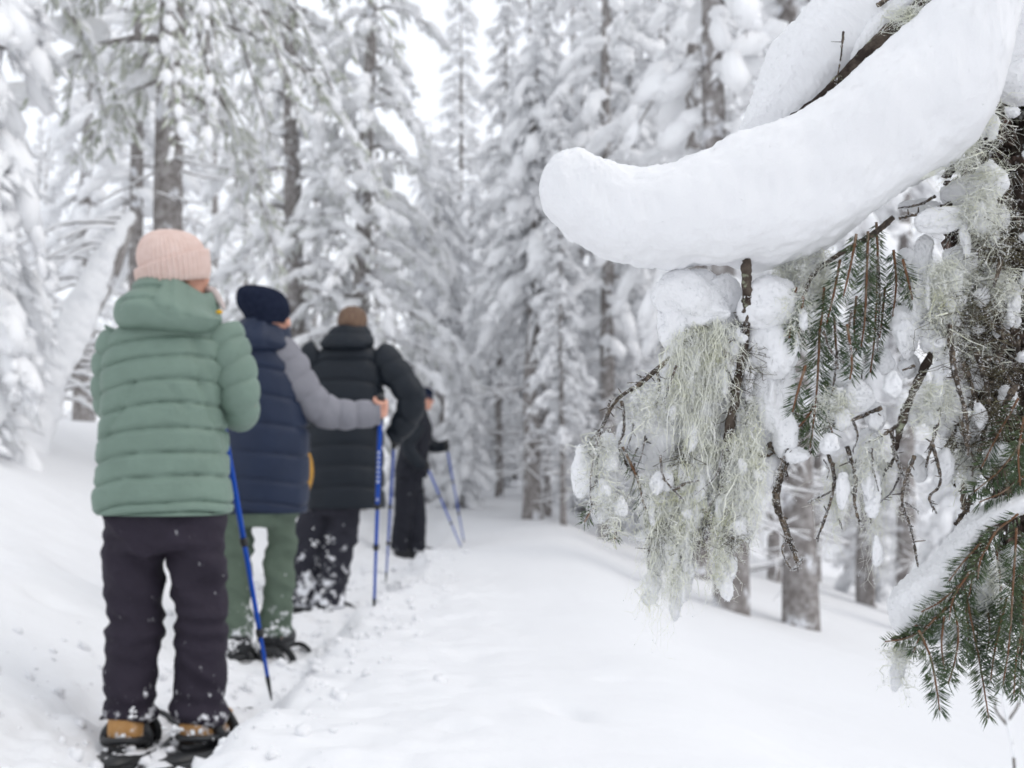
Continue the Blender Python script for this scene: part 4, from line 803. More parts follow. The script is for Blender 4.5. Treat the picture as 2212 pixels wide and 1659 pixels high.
def clump(px, py, rx, ry, parent, d=None, rz=None, rag=0.30, sub=5, name='snow_clump'):
    """ragged lump of caught snow: many overlapping grains of snow fused to one skin"""
    d = d or D0 + rngn.uniform(-0.03, 0.03); s = d / FPX; c = Q(px, py, d); V, F = ICO[2]
    r = np.array([rx * s, 0.7 * min(rx, ry) * s, ry * s]); m = min(rx, ry) * s; sd_ = rngn.uniform(0, 90)
    big = max(rx, ry) > 58; V, F = ICO[5 if big else 4 if max(rx, ry) > 10 else 3]; W = V * r; N = V
    def wave(lo, hi, cnt):                     # smooth random swellings without a grid
        K = rngn.normal(0, 1, (cnt, 3)); K *= (rngn.uniform(lo, hi, cnt) / np.linalg.norm(K, axis=1))[:, None]; return np.sin(V @ K.T + rngn.uniform(0, 6.28, cnt)).sum(1) / math.sqrt(cnt)
    W = W + np.stack([0.24 * m * wave(1.2, 2.6, 4) for q in range(3)], -1)
    off = rag * 0.22 * m * wave(2, 4.5, 5) + 0.07 * m * wave(5, 10, 7) + 0.0016 * fbm(W * (330 if big else 170) + sd_, 2)
    W = W + N * off[:, None] + c
    return mk(name, [(W, F, M['snow_near']), (*crystals(W, int(120 + rx * ry * 0.2), 0.0011), M['frost'])], parent)
def limb(pts, rad, parent, name='branch', material='bark_near', n=60, na=16, rough=0.2, d=None):
    K = [Q(p[0], p[1], p[2] if len(p) > 2 else (d or D0)) for p in pts]; rad = np.array(rad) * 0.001; rm = rad.mean()
    V, F = sweep(K, rad, n, na, disp=lambda R, a, L: rough * rm * (fbm(R * 170, 3) + 0.6 * np.abs(vnoise(R * 420))))
    return mk(name, (V, F, M[material]), parent)
def dead_twig(pts, r, parent, d=None, frost=1.0, knob=1.0):
    r = r * 1.25
    d = d or D0 + rngn.uniform(-0.025, 0.025); K = np.array([Q(p[0], p[1], d + rngn.uniform(-0.006, 0.006)) for p in pts]); rad = np.linspace(r, r * 0.45, len(pts)) * 0.001
    C = spline(K, 40); V, F = sweep(C, np.interp(np.linspace(0, 1, 40), np.linspace(0, 1, len(pts)), rad), 52, 7, disp=lambda R, a, L: 0.55 * r * 0.001 * knob * fbm(R * 330, 3))
    o = [(V, F, M['twig_near'])]; L = np.linalg.norm(np.diff(C, axis=0), axis=1).sum(); n = int(L * 1000 * 4.5 * frost)
    if n:
        i = rngn.randint(0, 40, n); dd = rngn.normal(0, 1, (n, 3)) + np.array([-0.2, -0.3, 0.5]); dd /= np.linalg.norm(dd, axis=1)[:, None]; s = rngn.uniform(0.0003, 0.0008, n)
        p = C[i] + dd * (r * 0.0007 + s * 0.6)[:, None] + rngn.normal(0, 0.0006, (n, 3))
        o.append((*scatter(TET, p, frames(dd), np.stack([s * 1.5, s * 0.7, s * 0.7], -1), 0.3, rngn), M['frost']))
    for j in range(int(L * 1000 / 9)):   # broken stubs
        k = rngn.randint(2, 38); e = C[k] + rngn.normal(0, 1, 3) * np.array([0.005, 0.003, 0.004]); o.append((*sweep([C[k], e], [r * 0.0004, r * 0.0002], 3, 5), M['twig_near']))
    return mk('dead_twig', o, parent)
def lichen(x0, y0, x1, y1, length, n, parent, conv=0.6, tail=None, d=None, material='lichen', wob=1.0, frost=1.0, w=0.00027, name='lichen_tuft'):
    """beard of thin strands hung from a line; strands gather towards the tail"""
    d = d or D0 + rngn.uniform(-0.02, 0.02); a, b = Q(x0, y0, d), Q(x1, y1, d); s = d / FPX; Lm = length * s
    tl = Q(tail[0], tail[1], d) if tail else (a + b) / 2 - np.array([0, 0, Lm]); m = 7; t = np.linspace(0, 1, m); o = []; pts = []
    n = int(n * 1.9); up_ = rngn.uniform(0, 0.75, n) * (rngn.uniform(0, 1, n) < 0.7)
    nk = max(3, n // 20); kk = rngn.randint(0, nk, n); cen = rngn.uniform(0, 1, nk); lkl = rngn.uniform(0.35, 1.0, nk); lkl[0] = 1.0      # locks of different length
    st0 = a + (b - a) * cen[kk][:, None]; st = st0 + rngn.normal(0, 0.0042, (n, 3)); ll = rngn.uniform(0.15, 0.6, n); ll = np.minimum(ll, 1 - up_)
    mid = (a + b) / 2; drift = rngn.normal(0, 0.007, (nk, 3)) * np.array([1, 0.5, 0.2])
    end = st0 + (tl - mid) * lkl[kk][:, None] + (mid - st0) * conv + drift[kk] + rngn.normal(0, 0.0016, (n, 3))
    C = st[:, None] + (end - st)[:, None] * (up_[:, None, None] + t[None, :, None] * ll[:, None, None])
    wb = np.cumsum(rngn.normal(0, 0.0033 * wob, (n, m, 3)), 1); wb[..., 2] *= 0.6; C = C + wb * np.minimum(1, t * 3)[None, :, None]
    T = np.gradient(C, axis=1); T /= np.linalg.norm(T, axis=-1, keepdims=True) + 1e-9
    S = np.cross(T, np.array([0.3, 1, 0.1])); S /= np.linalg.norm(S, axis=-1, keepdims=True) + 1e-9; U = np.cross(T, S)
    wd = (w * np.exp(rngn.normal(0, 0.5, (n, 1, 1))) * (1 - 0.6 * t)[None, :, None])
    R = np.stack([C + S * wd, C - 0.5 * S * wd + 0.87 * U * wd, C - 0.5 * S * wd - 0.87 * U * wd], 2)      # n,m,3,3
    V = R.reshape(-1, 3); base = (np.arange(n)[:, None, None] * m + np.arange(m - 1)[None, :, None]) * 3; j = np.arange(3)[None, None, :]; j2 = (j + 1) % 3
    F = np.stack([base + j, base + j2, base + 3 + j2, base + 3 + j], -1).reshape(-1, 4)
    out_ = [(V, F, M[material])]; k = int(n * 4.0 * frost)
    # side fibrils
    nf = int(n * 1.5); i = rngn.randint(0, n, nf); q = rngn.randint(1, m, nf); p = C[i, q]; dd = rngn.normal(0, 1, (nf, 3)) + np.array([0, 0, -0.6]); l = rngn.uniform(0.002, 0.011, nf)
    dd /= np.linalg.norm(dd, axis=1)[:, None]; out_.append((*scatter(SPIN2, p + dd * l[:, None], frames(dd), np.stack([l, np.full(nf, w * 0.6), np.full(nf, w * 0.6)], -1)), M[material]))
    if k:
        i = rngn.randint(0, n, k); q = rngn.randint(0, m, k); p = C[i, q] + rngn.normal(0, 0.0012, (k, 3)); sz = rngn.uniform(0.0003, 0.0011, k)
        out_.append((*scatter(TET, p, frames(rngn.normal(0, 1, (k, 3))), np.stack([sz * 1.3, sz * 0.8, sz * 0.8], -1), 0.3, rngn), M['frost']))
    res = mk(name, out_, parent)
    for q_ in range(int(length / 48) if frost and n > 60 else 0):      # snow caught in the strands
        t_ = rngn.uniform(0.05, 0.8); w_ = abs(x1 - x0) * (1 - conv * t_) * 0.55 + 6; tx, ty = tail if tail else ((x0 + x1) / 2, (y0 + y1) / 2 + length)
        clump((x0 + x1) / 2 * (1 - t_) + tx * t_ + rngn.uniform(-w_, w_), (y0 + y1) / 2 * (1 - t_) + ty * t_, rngn.uniform(5, 18), rngn.uniform(9, 38), parent, d + rngn.uniform(-0.004, 0.008), rag=0.6)
    return res
def needle_twig(pts, parent, nl=38, d=None, dens=1.0, frost=0.5, r=1.5, spread=1.0):
    """a spruce twig: brown stem, needles combed to both sides and forward"""
    d = d or D0 + rngn.uniform(-0.03, 0.03); K = np.array([Q(p[0], p[1], d + rngn.uniform(-0.008, 0.008)) for p in pts]); C = spline(K, 60); T = np.gradient(C, axis=0); T /= np.linalg.norm(T, axis=1)[:, None]
    L = np.linalg.norm(np.diff(C, axis=0), axis=1).sum(); n = int(L * 1000 * 1.8 * dens); u = np.sort(rngn.uniform(0, 1, n)); f = u * 59; i = np.minimum(f.astype(int), 58); c = C[i] + (C[i + 1] - C[i]) * (f - i)[:, None]; t = T[i]
    yv = np.array([0, 1.0, 0]); lat = np.cross(t, yv); lat /= np.linalg.norm(lat, axis=1)[:, None]; ph = rngn.normal(0, 0.55, n) * spread; sg = rngn.choice([-1, 1], n)
    side = lat * (sg * np.cos(ph))[:, None] + np.cross(t, lat) * np.sin(ph)[:, None]
    fwd = rngn.uniform(0.45, 0.95, n) + 0.9 * np.clip((u - 0.88) / 0.12, 0, 1); dd = side + t * fwd[:, None] + rngn.normal(0, 0.08, (n, 3)); dd /= np.linalg.norm(dd, axis=1)[:, None]
    l = nl * (d / FPX) * rngn.uniform(0.7, 1.1, n) * (0.75 + 0.25 * np.sin(np.clip(u * 1.1, 0, 1) * np.pi)) / 2; w = rngn.uniform(0.00042, 0.00062, n)
    V1, F1_ = scatter(SPIN2, c + dd * l[:, None], frames(dd, rngn.uniform(0, 6, n)), np.stack([l, w, w], -1))
    o = [(*sweep(C, np.linspace(r, r * 0.55, 60) * 0.001, 60, 7, disp=lambda R, a, L_: 0.0003 * fbm(R * 500, 2)), M['stem']), (V1, F1_, M['needle'])]
    k = int(n * frost)
    if k:
        j = rngn.randint(0, n, k); p = c[j] + dd[j] * (l[j] * rngn.uniform(0.1, 1.9, k))[:, None] + np.array([0, -0.0002, 0.0004]); sz = rngn.uniform(0.0003, 0.0009, k)
        o.append((*scatter(TET, p, frames(dd[j]), np.stack([sz * 2.0, sz * 0.8, sz * 0.8], -1), 0.3, rngn), M['frost']))
    return mk('twig', o, parent)

# trunk
tk = [P(2255, -500, 1.42) - TB, P(2268, 0, 1.40) - TB, P(2300, 500, 1.37) - TB, P(2385, 1000, 1.36) - TB, np.array([0.02, 0, 0.25]), np.array([0, 0, -0.3])]
def dtr(R, a, L): return 0.016 * fbm(R * np.array([22, 22, 9]), 4) + 0.014 * np.abs(vnoise(R * np.array([40, 40, 26]) + 5)) + 0.004 * fbm(R * 150, 2)
trunk = mk('trunk', (*sweep(tk, [0.095, 0.10, 0.105, 0.11, 0.125, 0.15], 300, 130, disp=dtr), M['bark_near']), near)

# main bough with its long cushion of snow
b1 = limb([(2300, 200, 1.36), (2100, 200, 1.30), (1950, 270), (1800, 380), (1600, 460), (1440, 490)], [22, 17, 13, 11, 8, 4], near)
snow_pairs([(1163, 398, 1166, 425, 0.10), (1172, 372, 1178, 458, 0.32), (1200, 342, 1215, 493, 0.50), (1245, 331, 1265, 524, 0.60), (1290, 346, 1320, 552, 0.66), (1345, 366, 1385, 578, 0.72), (1440, 354, 1475, 584, 0.8), (1540, 326, 1570, 578, 0.86), (1640, 288, 1670, 565, 0.92), (1740, 234, 1780, 535, 0.96), (1840, 164, 1880, 470, 1.0), (1935, 90, 1975, 392, 1.0), (2020, 0, 2075, 320, 1.0), (2075, -90, 2125, 220, 1.0), (2120, -190, 2160, 100, 0.9), (2150, -250, 2180, 0, 0.6)], 0.082, b1, lump=0.012)
limb([(1945, 385), (1990, 378), (2040, 352), (2100, 300)], [3.2, 4, 4.5, 5], b1, 'lichen_strip', 'lichen', rough=0.6)
# upper bough
b2 = limb([(2330, -330, 1.42), (2010, 0, 1.29), (1960, 40, 1.275), (1900, 96, 1.265), (1830, 160, 1.265), (1770, 215, 1.28), (1700, 262, 1.30)], [26, 13, 13, 10, 7, 5, 3], near)
snow_pairs([(1598, 282, 1606, 296, 0.15), (1612, 258, 1650, 300, 0.35), (1642, 190, 1715, 285, 0.6), (1682, 95, 1782, 235, 0.85), (1735, 35, 1850, 165, 0.95), (1800, -30, 1920, 95, 1.0), (1870, -100, 1985, 25, 1.0), (1950, -190, 2070, -60, 0.8)], 0.085, b2, 1.36, lump=0.010, seed=5)
snow_pairs([(1818, 200, 1826, 212, 0.2), (1835, 105, 1850, 150, 0.6), (1880, 40, 1895, 95, 0.9), (1935, -20, 1948, 40, 1), (1990, -80, 2000, -10, 0.8)], 0.04, b2, 1.30, 120, 90, lump=0.008, seed=9, name='snow_ridge')
dead_twig([(1822, 68), (1818, 110), (1812, 150), (1803, 190)], 1.0, b2, 1.262, 0.2); dead_twig([(1895, 12), (1930, -10)], 2.2, b2, 1.26, 0.1)
lichen(1940, 40, 1985, 10, 45, 60, b2, d=1.245, wob=1.6, frost=0.3)
for c_ in ((2170, 50, 84, 120, 1.29), (2180, 150, 60, 60, 1.275), (2130, 10, 45, 60, 1.30), (2060, 60, 40, 50, 1.30)): clump(*c_[:4], b2, c_[4])

# the dead bough that hangs from the cushion, with its beards
b3 = limb([(1612, 560, 1.235), (1613, 640, 1.235), (1607, 740, 1.24), (1590, 840, 1.24), (1572, 960, 1.24), (1558, 1100, 1.245)], [4, 4, 4, 4, 3.5, 2], near, material='bark_near', rough=0.9)
for c_ in ((1500, 655, 78, 72, 1.25), (1462, 700, 36, 60, 1.25), (1555, 670, 44, 80, 1.26), (1478, 622, 46, 34, 1.26), (1645, 665, 56, 66, 1.245), (1668, 745, 46, 70, 1.25), (1672, 855, 44, 100, 1.255), (1692, 935, 26, 56, 1.25), (1262, 1020, 26, 56, 1.25), (1420, 1043, 15, 28, 1.235), (1470, 840, 50, 110, 1.285), (1535, 860, 36, 120, 1.29), (1500, 1000, 44, 80, 1.285), (1430, 950, 40, 84, 1.28), (1380, 920, 26, 60, 1.275), (1312, 1010, 30, 72, 1.28), (1300, 1090, 22, 44, 1.27), (1595, 1060, 44, 90, 1.285), (1490, 1105, 22, 44, 1.25), (1440, 1110, 30, 50, 1.28), (1640, 985, 34, 70, 1.28), (1508, 1050, 18, 40, 1.245), (1395, 880, 18, 30, 1.26), (1470, 1180, 26, 50, 1.28), (1575, 1150, 24, 50, 1.28), (1350, 960, 24, 50, 1.285), (1420, 1180, 18, 50, 1.28), (1480, 1250, 14, 50, 1.275), (1555, 1220, 14, 50, 1.275)):
    clump(*c_[:4], b3, c_[4], rag=0.42)
for a_ in ((1455, 735, 1500, 705, 330, 190, 0.3, (1470, 1060)), (1495, 705, 1555, 690, 440, 230, 0.45, (1500, 1130)), (1505, 900, 1535, 880, 300, 110, 0.6, (1505, 1190)), (1470, 1010, 1520, 1000, 420, 120, 0.75, (1437, 1425)), (1395, 1120, 1440, 1090, 250, 90, 0.85, (1412, 1345)), (1455, 1140, 1500, 1110, 190, 90, 0.7, (1482, 1305)), (1545, 950, 1640, 930, 250, 210, 0.35, (1585, 1200)), (1535, 1120, 1600, 1110, 210, 100, 0.85, (1548, 1322)), (1395, 1030, 1460, 1000, 180, 90, 0.4, (1415, 1190)), (1545, 700, 1600, 690, 200, 70, 0.4, (1570, 900)), (1600, 870, 1650, 850, 170, 70, 0.4, (1610, 1020)), (1600, 1000, 1650, 990, 200, 80, 0.6, (1612, 1200))):
    lichen(*a_[:6], b3, a_[6], a_[7], d=rngn.uniform(1.225, 1.25))
lichen(1520, 960, 1545, 940, 260, 60, b3, 0.7, (1530, 1150), wob=0.8, frost=0.4)
for x_, y_, l_ in ((1600, 680, 110), (1590, 820, 150), (1565, 960, 160), (1520, 690, 90), (1620, 760, 80), (1480, 980, 80), (1495, 1070, 80), (1440, 1130, 70), (1530, 1120, 90), (1580, 1150, 60)):
    lichen(x_ - 10, y_, x_ + 10, y_ - 8, l_, 34, b3, 0.5, material='lichen_dark', wob=1.3, frost=0.8)
# arching twig on the left
b4 = limb([(1505, 712), (1440, 780), (1385, 828), (1335, 862), (1305, 912), (1288, 960), (1272, 1010)], [2.4, 2.1, 1.9, 1.7, 1.4, 1.1, 0.7], near, material='twig_near', rough=0.6)
for pts, r in (([(1440, 780), (1375, 832), (1330, 866), (1302, 915)], 1.6), ([(1342, 866), (1348, 900), (1346, 935), (1334, 965)], 1.6), ([(1420, 800), (1424, 840), (1418, 880)], 1.5), ([(1334, 962), (1352, 1000), (1378, 1035), (1392, 1100)], 1.5), ([(1300, 930), (1282, 985), (1275, 1060), (1280, 1110)], 1.0), ([(1372, 870), (1366, 930), (1350, 980)], 0.9), ([(1288, 1000), (1300, 1060), (1320, 1120), (1330, 1165)], 1.0), ([(1330, 1130), (1332, 1160)], 0.9), ([(1455, 1060), (1480, 1045), (1510, 1038)], 1.6), ([(1460, 1062), (1458, 1100), (1445, 1140)], 2.2), ([(1470, 1170), (1458, 1220), (1450, 1265)], 1.3), ([(1500, 1150), (1470, 1200), (1480, 1260)], 1.2), ([(1420, 1130), (1400, 1200), (1405, 1240)], 1.1), ([(1490, 590), (1470, 620), (1455, 660)], 1.2)):
    dead_twig(pts, r, b4, frost=2.2)
needle_twig([(1345, 965), (1375, 1030), (1390, 1085), (1402, 1118)], b4, 44, dens=0.35, frost=2.5); needle_twig([(1288, 1085), (1272, 1112), (1262, 1128)], b4, 32, dens=0.7, frost=2); needle_twig([(1325, 1128), (1330, 1150), (1328, 1165)], b4, 30, dens=0.7, frost=3)
needle_twig([(1290, 950), (1275, 1010), (1290, 1060)], b4, 30, dens=0.5, frost=4); needle_twig([(1300, 1010), (1318, 1070)], b4, 34, dens=0.5, frost=3); needle_twig([(1490, 1105), (1515, 1100), (1535, 1112)], b4, 36, dens=0.4, frost=1.5)
for a_ in ((1285, 960, 1330, 930, 180, 70, 0.2, (1300, 1110)), (1310, 1070, 1335, 1060, 100, 50, 0.6, (1330, 1170)), (1375, 850, 1420, 830, 130, 60, 0.2, (1395, 970))): lichen(*a_[:6], b4, a_[6], a_[7], frost=3.0, wob=1.6)
# green twigs under the cushion
b5 = limb([(1930, 470), (1880, 510), (1820, 545), (1760, 590), (1735, 640)], [2.6, 2.4, 2.2, 2.0, 1.4], near, material='twig_near', rough=0.8)
for pts, nl, dn in (([(1850, 505), (1838, 570), (1822, 640)], 40, 1.1), ([(1875, 500), (1872, 600), (1868, 690), (1860, 750)], 46, 1.2), ([(1893, 480), (1896, 560), (1893, 660), (1888, 740), (1880, 805)], 34, 0.8), ([(1930, 540), (1936, 610), (1928, 690)], 42, 1.1), ([(1950, 560), (1965, 620), (1972, 650)], 40, 1.0), ([(1780, 620), (1776, 680), (1768, 730)], 40, 1.1), ([(1815, 560), (1800, 640), (1785, 700)], 42, 1.0), ([(1772, 690), (1768, 780), (1762, 870), (1750, 968)], 56, 1.2), ([(1802, 680), (1806, 750), (1812, 825)], 46, 1.2), ([(1762, 872), (1738, 908), (1708, 940)], 40, 1.1), ([(1766, 868), (1788, 905), (1798, 935)], 40, 1.1), ([(1735, 640), (1728, 700), (1720, 760)], 40, 1.0), ([(1850, 640), (1845, 700), (1850, 760)], 38, 1.0), ([(1830, 700), (1840, 780), (1836, 820)], 38, 0.9), ([(1912, 620), (1905, 690), (1900, 730)], 36, 0.9), ([(1720, 620), (1712, 680), (1705, 730)], 34, 0.8), ([(1740, 790), (1722, 850), (1712, 890)], 40, 0.9)):
    needle_twig(pts, b5, nl, dens=dn)
for a_ in ((1680, 575, 1715, 560, 160, 130, 0.1, (1705, 740)), (1735, 560, 1800, 545, 170, 190, 0.2, (1765, 720)), (1700, 640, 1740, 630, 120, 80, 0.2, (1712, 770)), (1785, 850, 1850, 845, 80, 90, 0.2, (1815, 930)), (1800, 1000, 1838, 990, 190, 80, 0.6, (1822, 1190)), (1880, 985, 1915, 990, 270, 110, 0.6, (1884, 1262)), (1870, 960, 1900, 940, 120, 60, 0.2, (1880, 1070))): lichen(*a_[:6], b5, a_[6], a_[7])
for c_ in ((1850, 850, 38, 42), (1815, 815, 22, 20), (1890, 900, 22, 28), (1880, 960, 22, 34), (1722, 985, 26, 18), (1790, 960, 18, 18), (1910, 780, 14, 30), (1930, 830, 20, 24), (1885, 1060, 14, 60), (1895, 1190, 10, 34), (1735, 690, 12, 22), (1820, 1060, 12, 40)): clump(*c_, b5, rag=0.4, sub=4)
for pts, r in (([(1975, 985), (1955, 1040), (1950, 1090), (1970, 1150), (1983, 1225)], 1.8), ([(1955, 1085), (1985, 1105)], 0.8), ([(1905, 880), (1860, 900), (1800, 918), (1770, 930)], 2.0), ([(1715, 988), (1740, 980), (1760, 975)], 2.0), ([(1782, 960), (1802, 1030), (1792, 1090), (1765, 1165)], 1.9), ([(1796, 1062), (1745, 1086)], 0.9), ([(1830, 965), (1848, 1030), (1846, 1085), (1858, 1135)], 1.9), ([(1812, 1120), (1820, 1145)], 1.0), ([(1695, 1000), (1676, 1075), (1700, 1150), (1726, 1222)], 3.6), ([(1700, 1160), (1690, 1190), (1712, 1230), (1735, 1205)], 1.0), ([(1925, 930), (1940, 1000), (1962, 1050)], 1.8), ([(1920, 1000), (1895, 1060), (1880, 1130)], 1.6), ([(1895, 560), (1900, 640), (1895, 760)], 1.5), ([(1660, 960), (1690, 990), (1700, 1030)], 3.0), ([(1620, 970), (1650, 985), (1680, 975)], 2.2), ([(1870, 1000), (1880, 1030)], 1.5)):
    dead_twig(pts, r, b5, frost=1.4)
# tangle between the cushion and the trunk
b6 = limb([(2260, 480, 1.33), (2150, 560, 1.29), (2060, 680, 1.27), (1985, 820), (1945, 930), (1925, 1010)], [9, 6, 4, 3.2, 2.6, 1.4], near, rough=0.9)
for c_ in ((1960, 575, 34, 36), (1985, 650, 30, 60), (1955, 720, 34, 60), (1995, 560, 22, 60), (1965, 790, 22, 30), (2040, 480, 66, 26), (1990, 445, 44, 14), (2090, 430, 40, 40), (2130, 395, 36, 44), (2070, 560, 40, 40), (2010, 730, 26, 44), (2060, 860, 28, 44), (2030, 905, 26, 40), (2100, 930, 30, 36), (2180, 700, 18, 18), (2120, 640, 16, 18), (2180, 860, 18, 24), (2090, 1010, 26, 32), (2040, 1010, 22, 40), (1985, 1010, 18, 34), (2155, 980, 24, 30), (2165, 470, 16, 24), (2060, 300, 30, 30), (2125, 260, 26, 34), (1975, 900, 20, 26)): clump(*c_, b6, d=D0 + rngn.uniform(-0.01, 0.05), rag=0.42, sub=4)
for pts, r in (([(2055, 440), (2000, 458), (1942, 472)], 2.2), ([(2020, 424), (1985, 442), (1940, 450)], 1.4), ([(2015, 760), (1985, 820), (1960, 870), (1940, 915)], 3.2), ([(1975, 790), (1950, 800)], 1.5), ([(2015, 960), (2032, 1040), (2008, 1075), (2024, 1110)], 1.4), ([(2050, 700), (2062, 800), (2086, 900), (2092, 985)], 2.6), ([(2082, 780), (2102, 850), (2085, 945)], 2.2), ([(1945, 915), (1900, 945), (1870, 958)], 1.6), ([(2035, 850), (2020, 930), (2000, 1010)], 2.2), ([(2110, 760), (2135, 860), (2120, 960), (2100, 1030)], 2.6)):
    dead_twig(pts, r, b6, frost=1.0)
for a_ in ((2085, 430, 2150, 410, 180, 190, 0.3, (2115, 590)), (2015, 570, 2070, 560, 230, 160, 0.1, (2030, 790)), (2000, 840, 2050, 830, 110, 120, 0.1, (2025, 950)), (2050, 620, 2100, 600, 140, 90, 0.2, (2070, 740)), (2030, 350, 2100, 290, 70, 110, 0.1, (2070, 390)), (2130, 600, 2200, 590, 140, 90, 0.2, (2165, 730)), (2060, 960, 2100, 950, 110, 70, 0.3, (2085, 1070))): lichen(*a_[:6], b6, a_[6], a_[7], wob=1.8)
for i in range(16):
    x_, y_ = rngn.uniform(2040, 2180), rngn.uniform(230, 1060)
    if y_ > 900 and x_ < 2090: continue
    if y_ < 420 and x_ < 2105: continue
    lichen(x_ - 16, y_, x_ + 18, y_ - 10, rngn.uniform(40, 100), 34, b6, 0.2, material='lichen_dark' if rngn.uniform() < 0.62 else 'lichen', wob=2.6, frost=0.9, d=rngn.uniform(1.23, 1.29))
for i in range(34):
    x_, y_ = rngn.uniform(2040, 2230), rngn.uniform(420, 1050); L_ = rngn.uniform(50, 150); a_ = rngn.uniform(-0.6, 0.6)
    dead_twig([(x_, y_), (x_ + L_ * 0.5 * math.sin(a_) + rngn.uniform(-12, 12), y_ + L_ * 0.5), (x_ + L_ * math.sin(a_), y_ + L_ * math.cos(a_))], rngn.uniform(1.4, 3.6), b6, d=rngn.uniform(1.23, 1.30), frost=0.4)
for i in range(16):
    clump(rngn.uniform(2070, 2230), rngn.uniform(200, 1060), rngn.uniform(6, 15), rngn.uniform(6, 18), b6, d=rngn.uniform(1.235, 1.27), rag=0.5, sub=4)
# scaly bark flakes round the trunk
n = 2600; an = rngn.uniform(math.pi * 0.85, math.pi * 1.75, n); zz_ = rngn.uniform(0.3, 1.7, n); rr_ = 0.112 + rngn.uniform(0, 0.016, n)
axx = np.array([np.interp(z, [p[2] for p in tk][::-1], [p[0] for p in tk][::-1]) for z in zz_]); axy = np.array([np.interp(z, [p[2] for p in tk][::-1], [p[1] for p in tk][::-1]) for z in zz_])
nrm = np.stack([np.cos(an), np.sin(an), 0 * an], -1); pos = np.stack([axx, axy, zz_], -1) + nrm * rr_[:, None]
sz = rngn.uniform(0.003, 0.012, n)
mk('bark_flakes', (*scatter(ICO[1], pos, frames(nrm + rngn.normal(0, 0.4, (n, 3))), np.stack([sz * 0.35, sz, sz * 1.2], -1), 0.5, rngn), M['flake']), trunk)['kind'] = 'stuff'

# lower bough with green needles and its snow
b7 = limb([(2330, 960, 1.30), (2215, 1105, 1.24), (2130, 1160, 1.22), (2085, 1250, 1.22), (2040, 1315, 1.22), (1985, 1358, 1.22), (1925, 1382, 1.22)], [9, 5, 4, 3.4, 2.8, 2.2, 1.5], near, rough=0.5)
snow_pairs([(1922, 1318, 1924, 1345, 0.15), (1926, 1290, 1945, 1368, 0.6), (1960, 1256, 1990, 1362, 0.95), (1997, 1232, 2026, 1306, 0.9), (2037, 1200, 2060, 1244, 0.7), (2066, 1160, 2086, 1196, 0.6), (2100, 1116, 2118, 1156, 0.65), (2155, 1084, 2166, 1124, 0.7), (2215, 1060, 2218, 1104, 0.7), (2290, 1020, 2290, 1080, 0.6)], 0.034, b7, 1.245, 170, 110, lump=0.006, cry=1600, seed=13)
for pts, nl, dn in (([(1985, 1362), (2010, 1420), (2022, 1480), (2030, 1535)], 46, 1.1), ([(2058, 1295), (2070, 1370), (2062, 1430), (2048, 1478)], 48, 1.2), ([(2082, 1260), (2102, 1360), (2118, 1440), (2136, 1552)], 46, 1.1), ([(2108, 1190), (2112, 1290), (2110, 1410)], 48, 1.2), ([(2150, 1170), (2162, 1280), (2156, 1390)], 48, 1.2), ([(2196, 1140), (2188, 1270), (2180, 1390), (2166, 1482)], 50, 1.2), ([(2215, 1180), (2210, 1330), (2204, 1500)], 50, 1.2), ([(2140, 1160), (2110, 1215), (2092, 1290)], 44, 1.2), ([(2060, 1296), (2005, 1350), (1960, 1378), (1912, 1386)], 34, 0.9), ([(2225, 930), (2165, 1010), (2105, 1062)], 50, 1.1), ([(2200, 860), (2150, 950), (2120, 1010)], 46, 0.9), ([(2235, 1010), (2170, 1060), (2115, 1085)], 46, 1.0), ([(2130, 1290), (2138, 1360), (2130, 1420)], 44, 1.0), ([(2175, 1290), (2150, 1400), (2140, 1470)], 44, 0.9), ([(2040, 1330), (2034, 1390), (2040, 1450)], 42, 0.9), ([(2215, 1330), (2196, 1420), (2190, 1500)], 44, 1.0), ([(2085, 1300), (2092, 1370), (2088, 1420)], 42, 1.0), ([(2212, 900), (2200, 980), (2204, 1050)], 46, 0.9)):
    needle_twig(pts, b7, nl, d=rngn.uniform(1.19, 1.26), dens=dn, frost=0.45, r=1.3)
lichen(1928, 1400, 1950, 1392, 120, 40, b7, 0.6, (1936, 1505), d=1.22, wob=1.6, frost=2.0); lichen(2120, 1230, 2150, 1210, 120, 60, b7, 0.3, (2135, 1330), d=1.235)
for c_ in ((2130, 1290, 22, 46), (2175, 1210, 26, 34), (2060, 1370, 10, 26), (2028, 1505, 18, 10), (2026, 1430, 14, 12), (2170, 1350, 16, 30), (2100, 1330, 12, 24)): clump(*c_, b7, d=1.25, rag=0.45, sub=4)

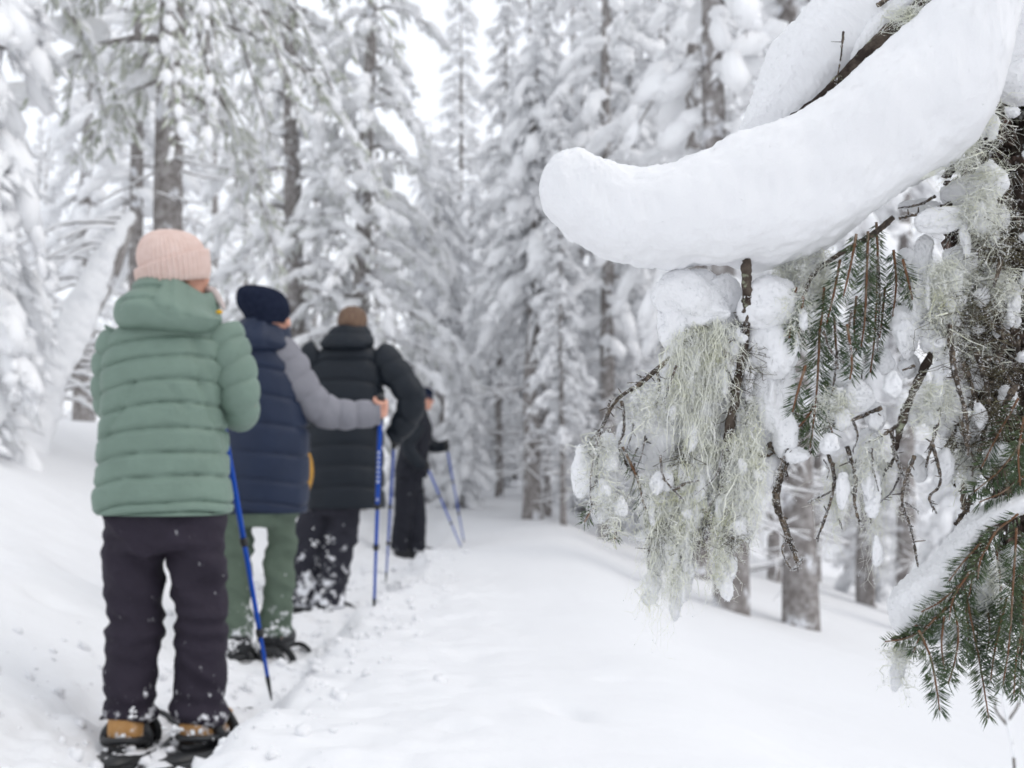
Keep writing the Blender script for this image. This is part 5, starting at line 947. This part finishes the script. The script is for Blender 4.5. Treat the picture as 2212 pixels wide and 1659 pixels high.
for pts in ([(2075, 1262), (2030, 1300), (1990, 1322)], [(2120, 1172), (2080, 1215), (2050, 1255)], [(2150, 1150), (2120, 1205), (2112, 1250)], [(2040, 1318), (2012, 1345), (1975, 1352)], [(2200, 1110), (2150, 1150), (2130, 1190)], [(2020, 1335), (1990, 1372), (1972, 1410)], [(2095, 1235), (2060, 1290), (2050, 1340)]):
    needle_twig(pts, b7, 40, d=rngn.uniform(1.185, 1.205), dens=0.9, frost=0.8, r=1.2)
# a mesh of fine rimed twiglets filling the hanging bough
for i in range(46):
    x_, y_ = rngn.uniform(1300, 1960), rngn.uniform(640, 1080)
    if x_ < 1460 and y_ < 830: continue
    a_ = rngn.uniform(-0.7, 0.7); L_ = rngn.uniform(40, 110)
    dead_twig([(x_, y_), (x_ + 0.5 * L_ * math.sin(a_) + rngn.uniform(-10, 10), y_ + 0.5 * L_), (x_ + L_ * math.sin(a_ * 1.4), y_ + L_ * math.cos(a_))], rngn.uniform(0.6, 1.3), b4 if x_ < 1500 else b5, frost=1.6)

# rimed bare shoot far right at the bottom
sp_ = empty('bare_shoot', P(2185, 1640, 4.6), 'thin bare rimed shoot in the snow at the lower right corner', 'plant'); bs = np.array(sp_.location)
sp_.location[2] = gz1(bs[0], bs[1]); bs = np.array(sp_.location); zb = P(2185, 1640, 4.6)[2] - bs[2]
for pts, r in (([(2190, 1640), (2178, 1570), (2165, 1500), (2172, 1450)], 0.006), ([(2178, 1570), (2150, 1530), (2158, 1490)], 0.005), ([(2176, 1560), (2200, 1520), (2206, 1470), (2190, 1440)], 0.005), ([(2165, 1500), (2185, 1480), (2200, 1490)], 0.004)):
    K = [P(x_, y_, 4.6) - bs for x_, y_ in pts]
    if pts[0] == (2190, 1640): K = [np.array([K[0][0], 0, -0.1])] + K
    sh = mk('stem', (*sweep(K, np.linspace(r, r * 0.5, len(K)), 24, 8), M['twig_near']), sp_)
    mk('rime', (*sweep([k + np.array([0, 0, 0.006]) for k in K[1:]], np.linspace(r, r * 1.5, len(K) - 1), 30, 8, disp=lambda R, a, L: 0.006 * fbm(R * 40, 2)), M['snow']), sh)
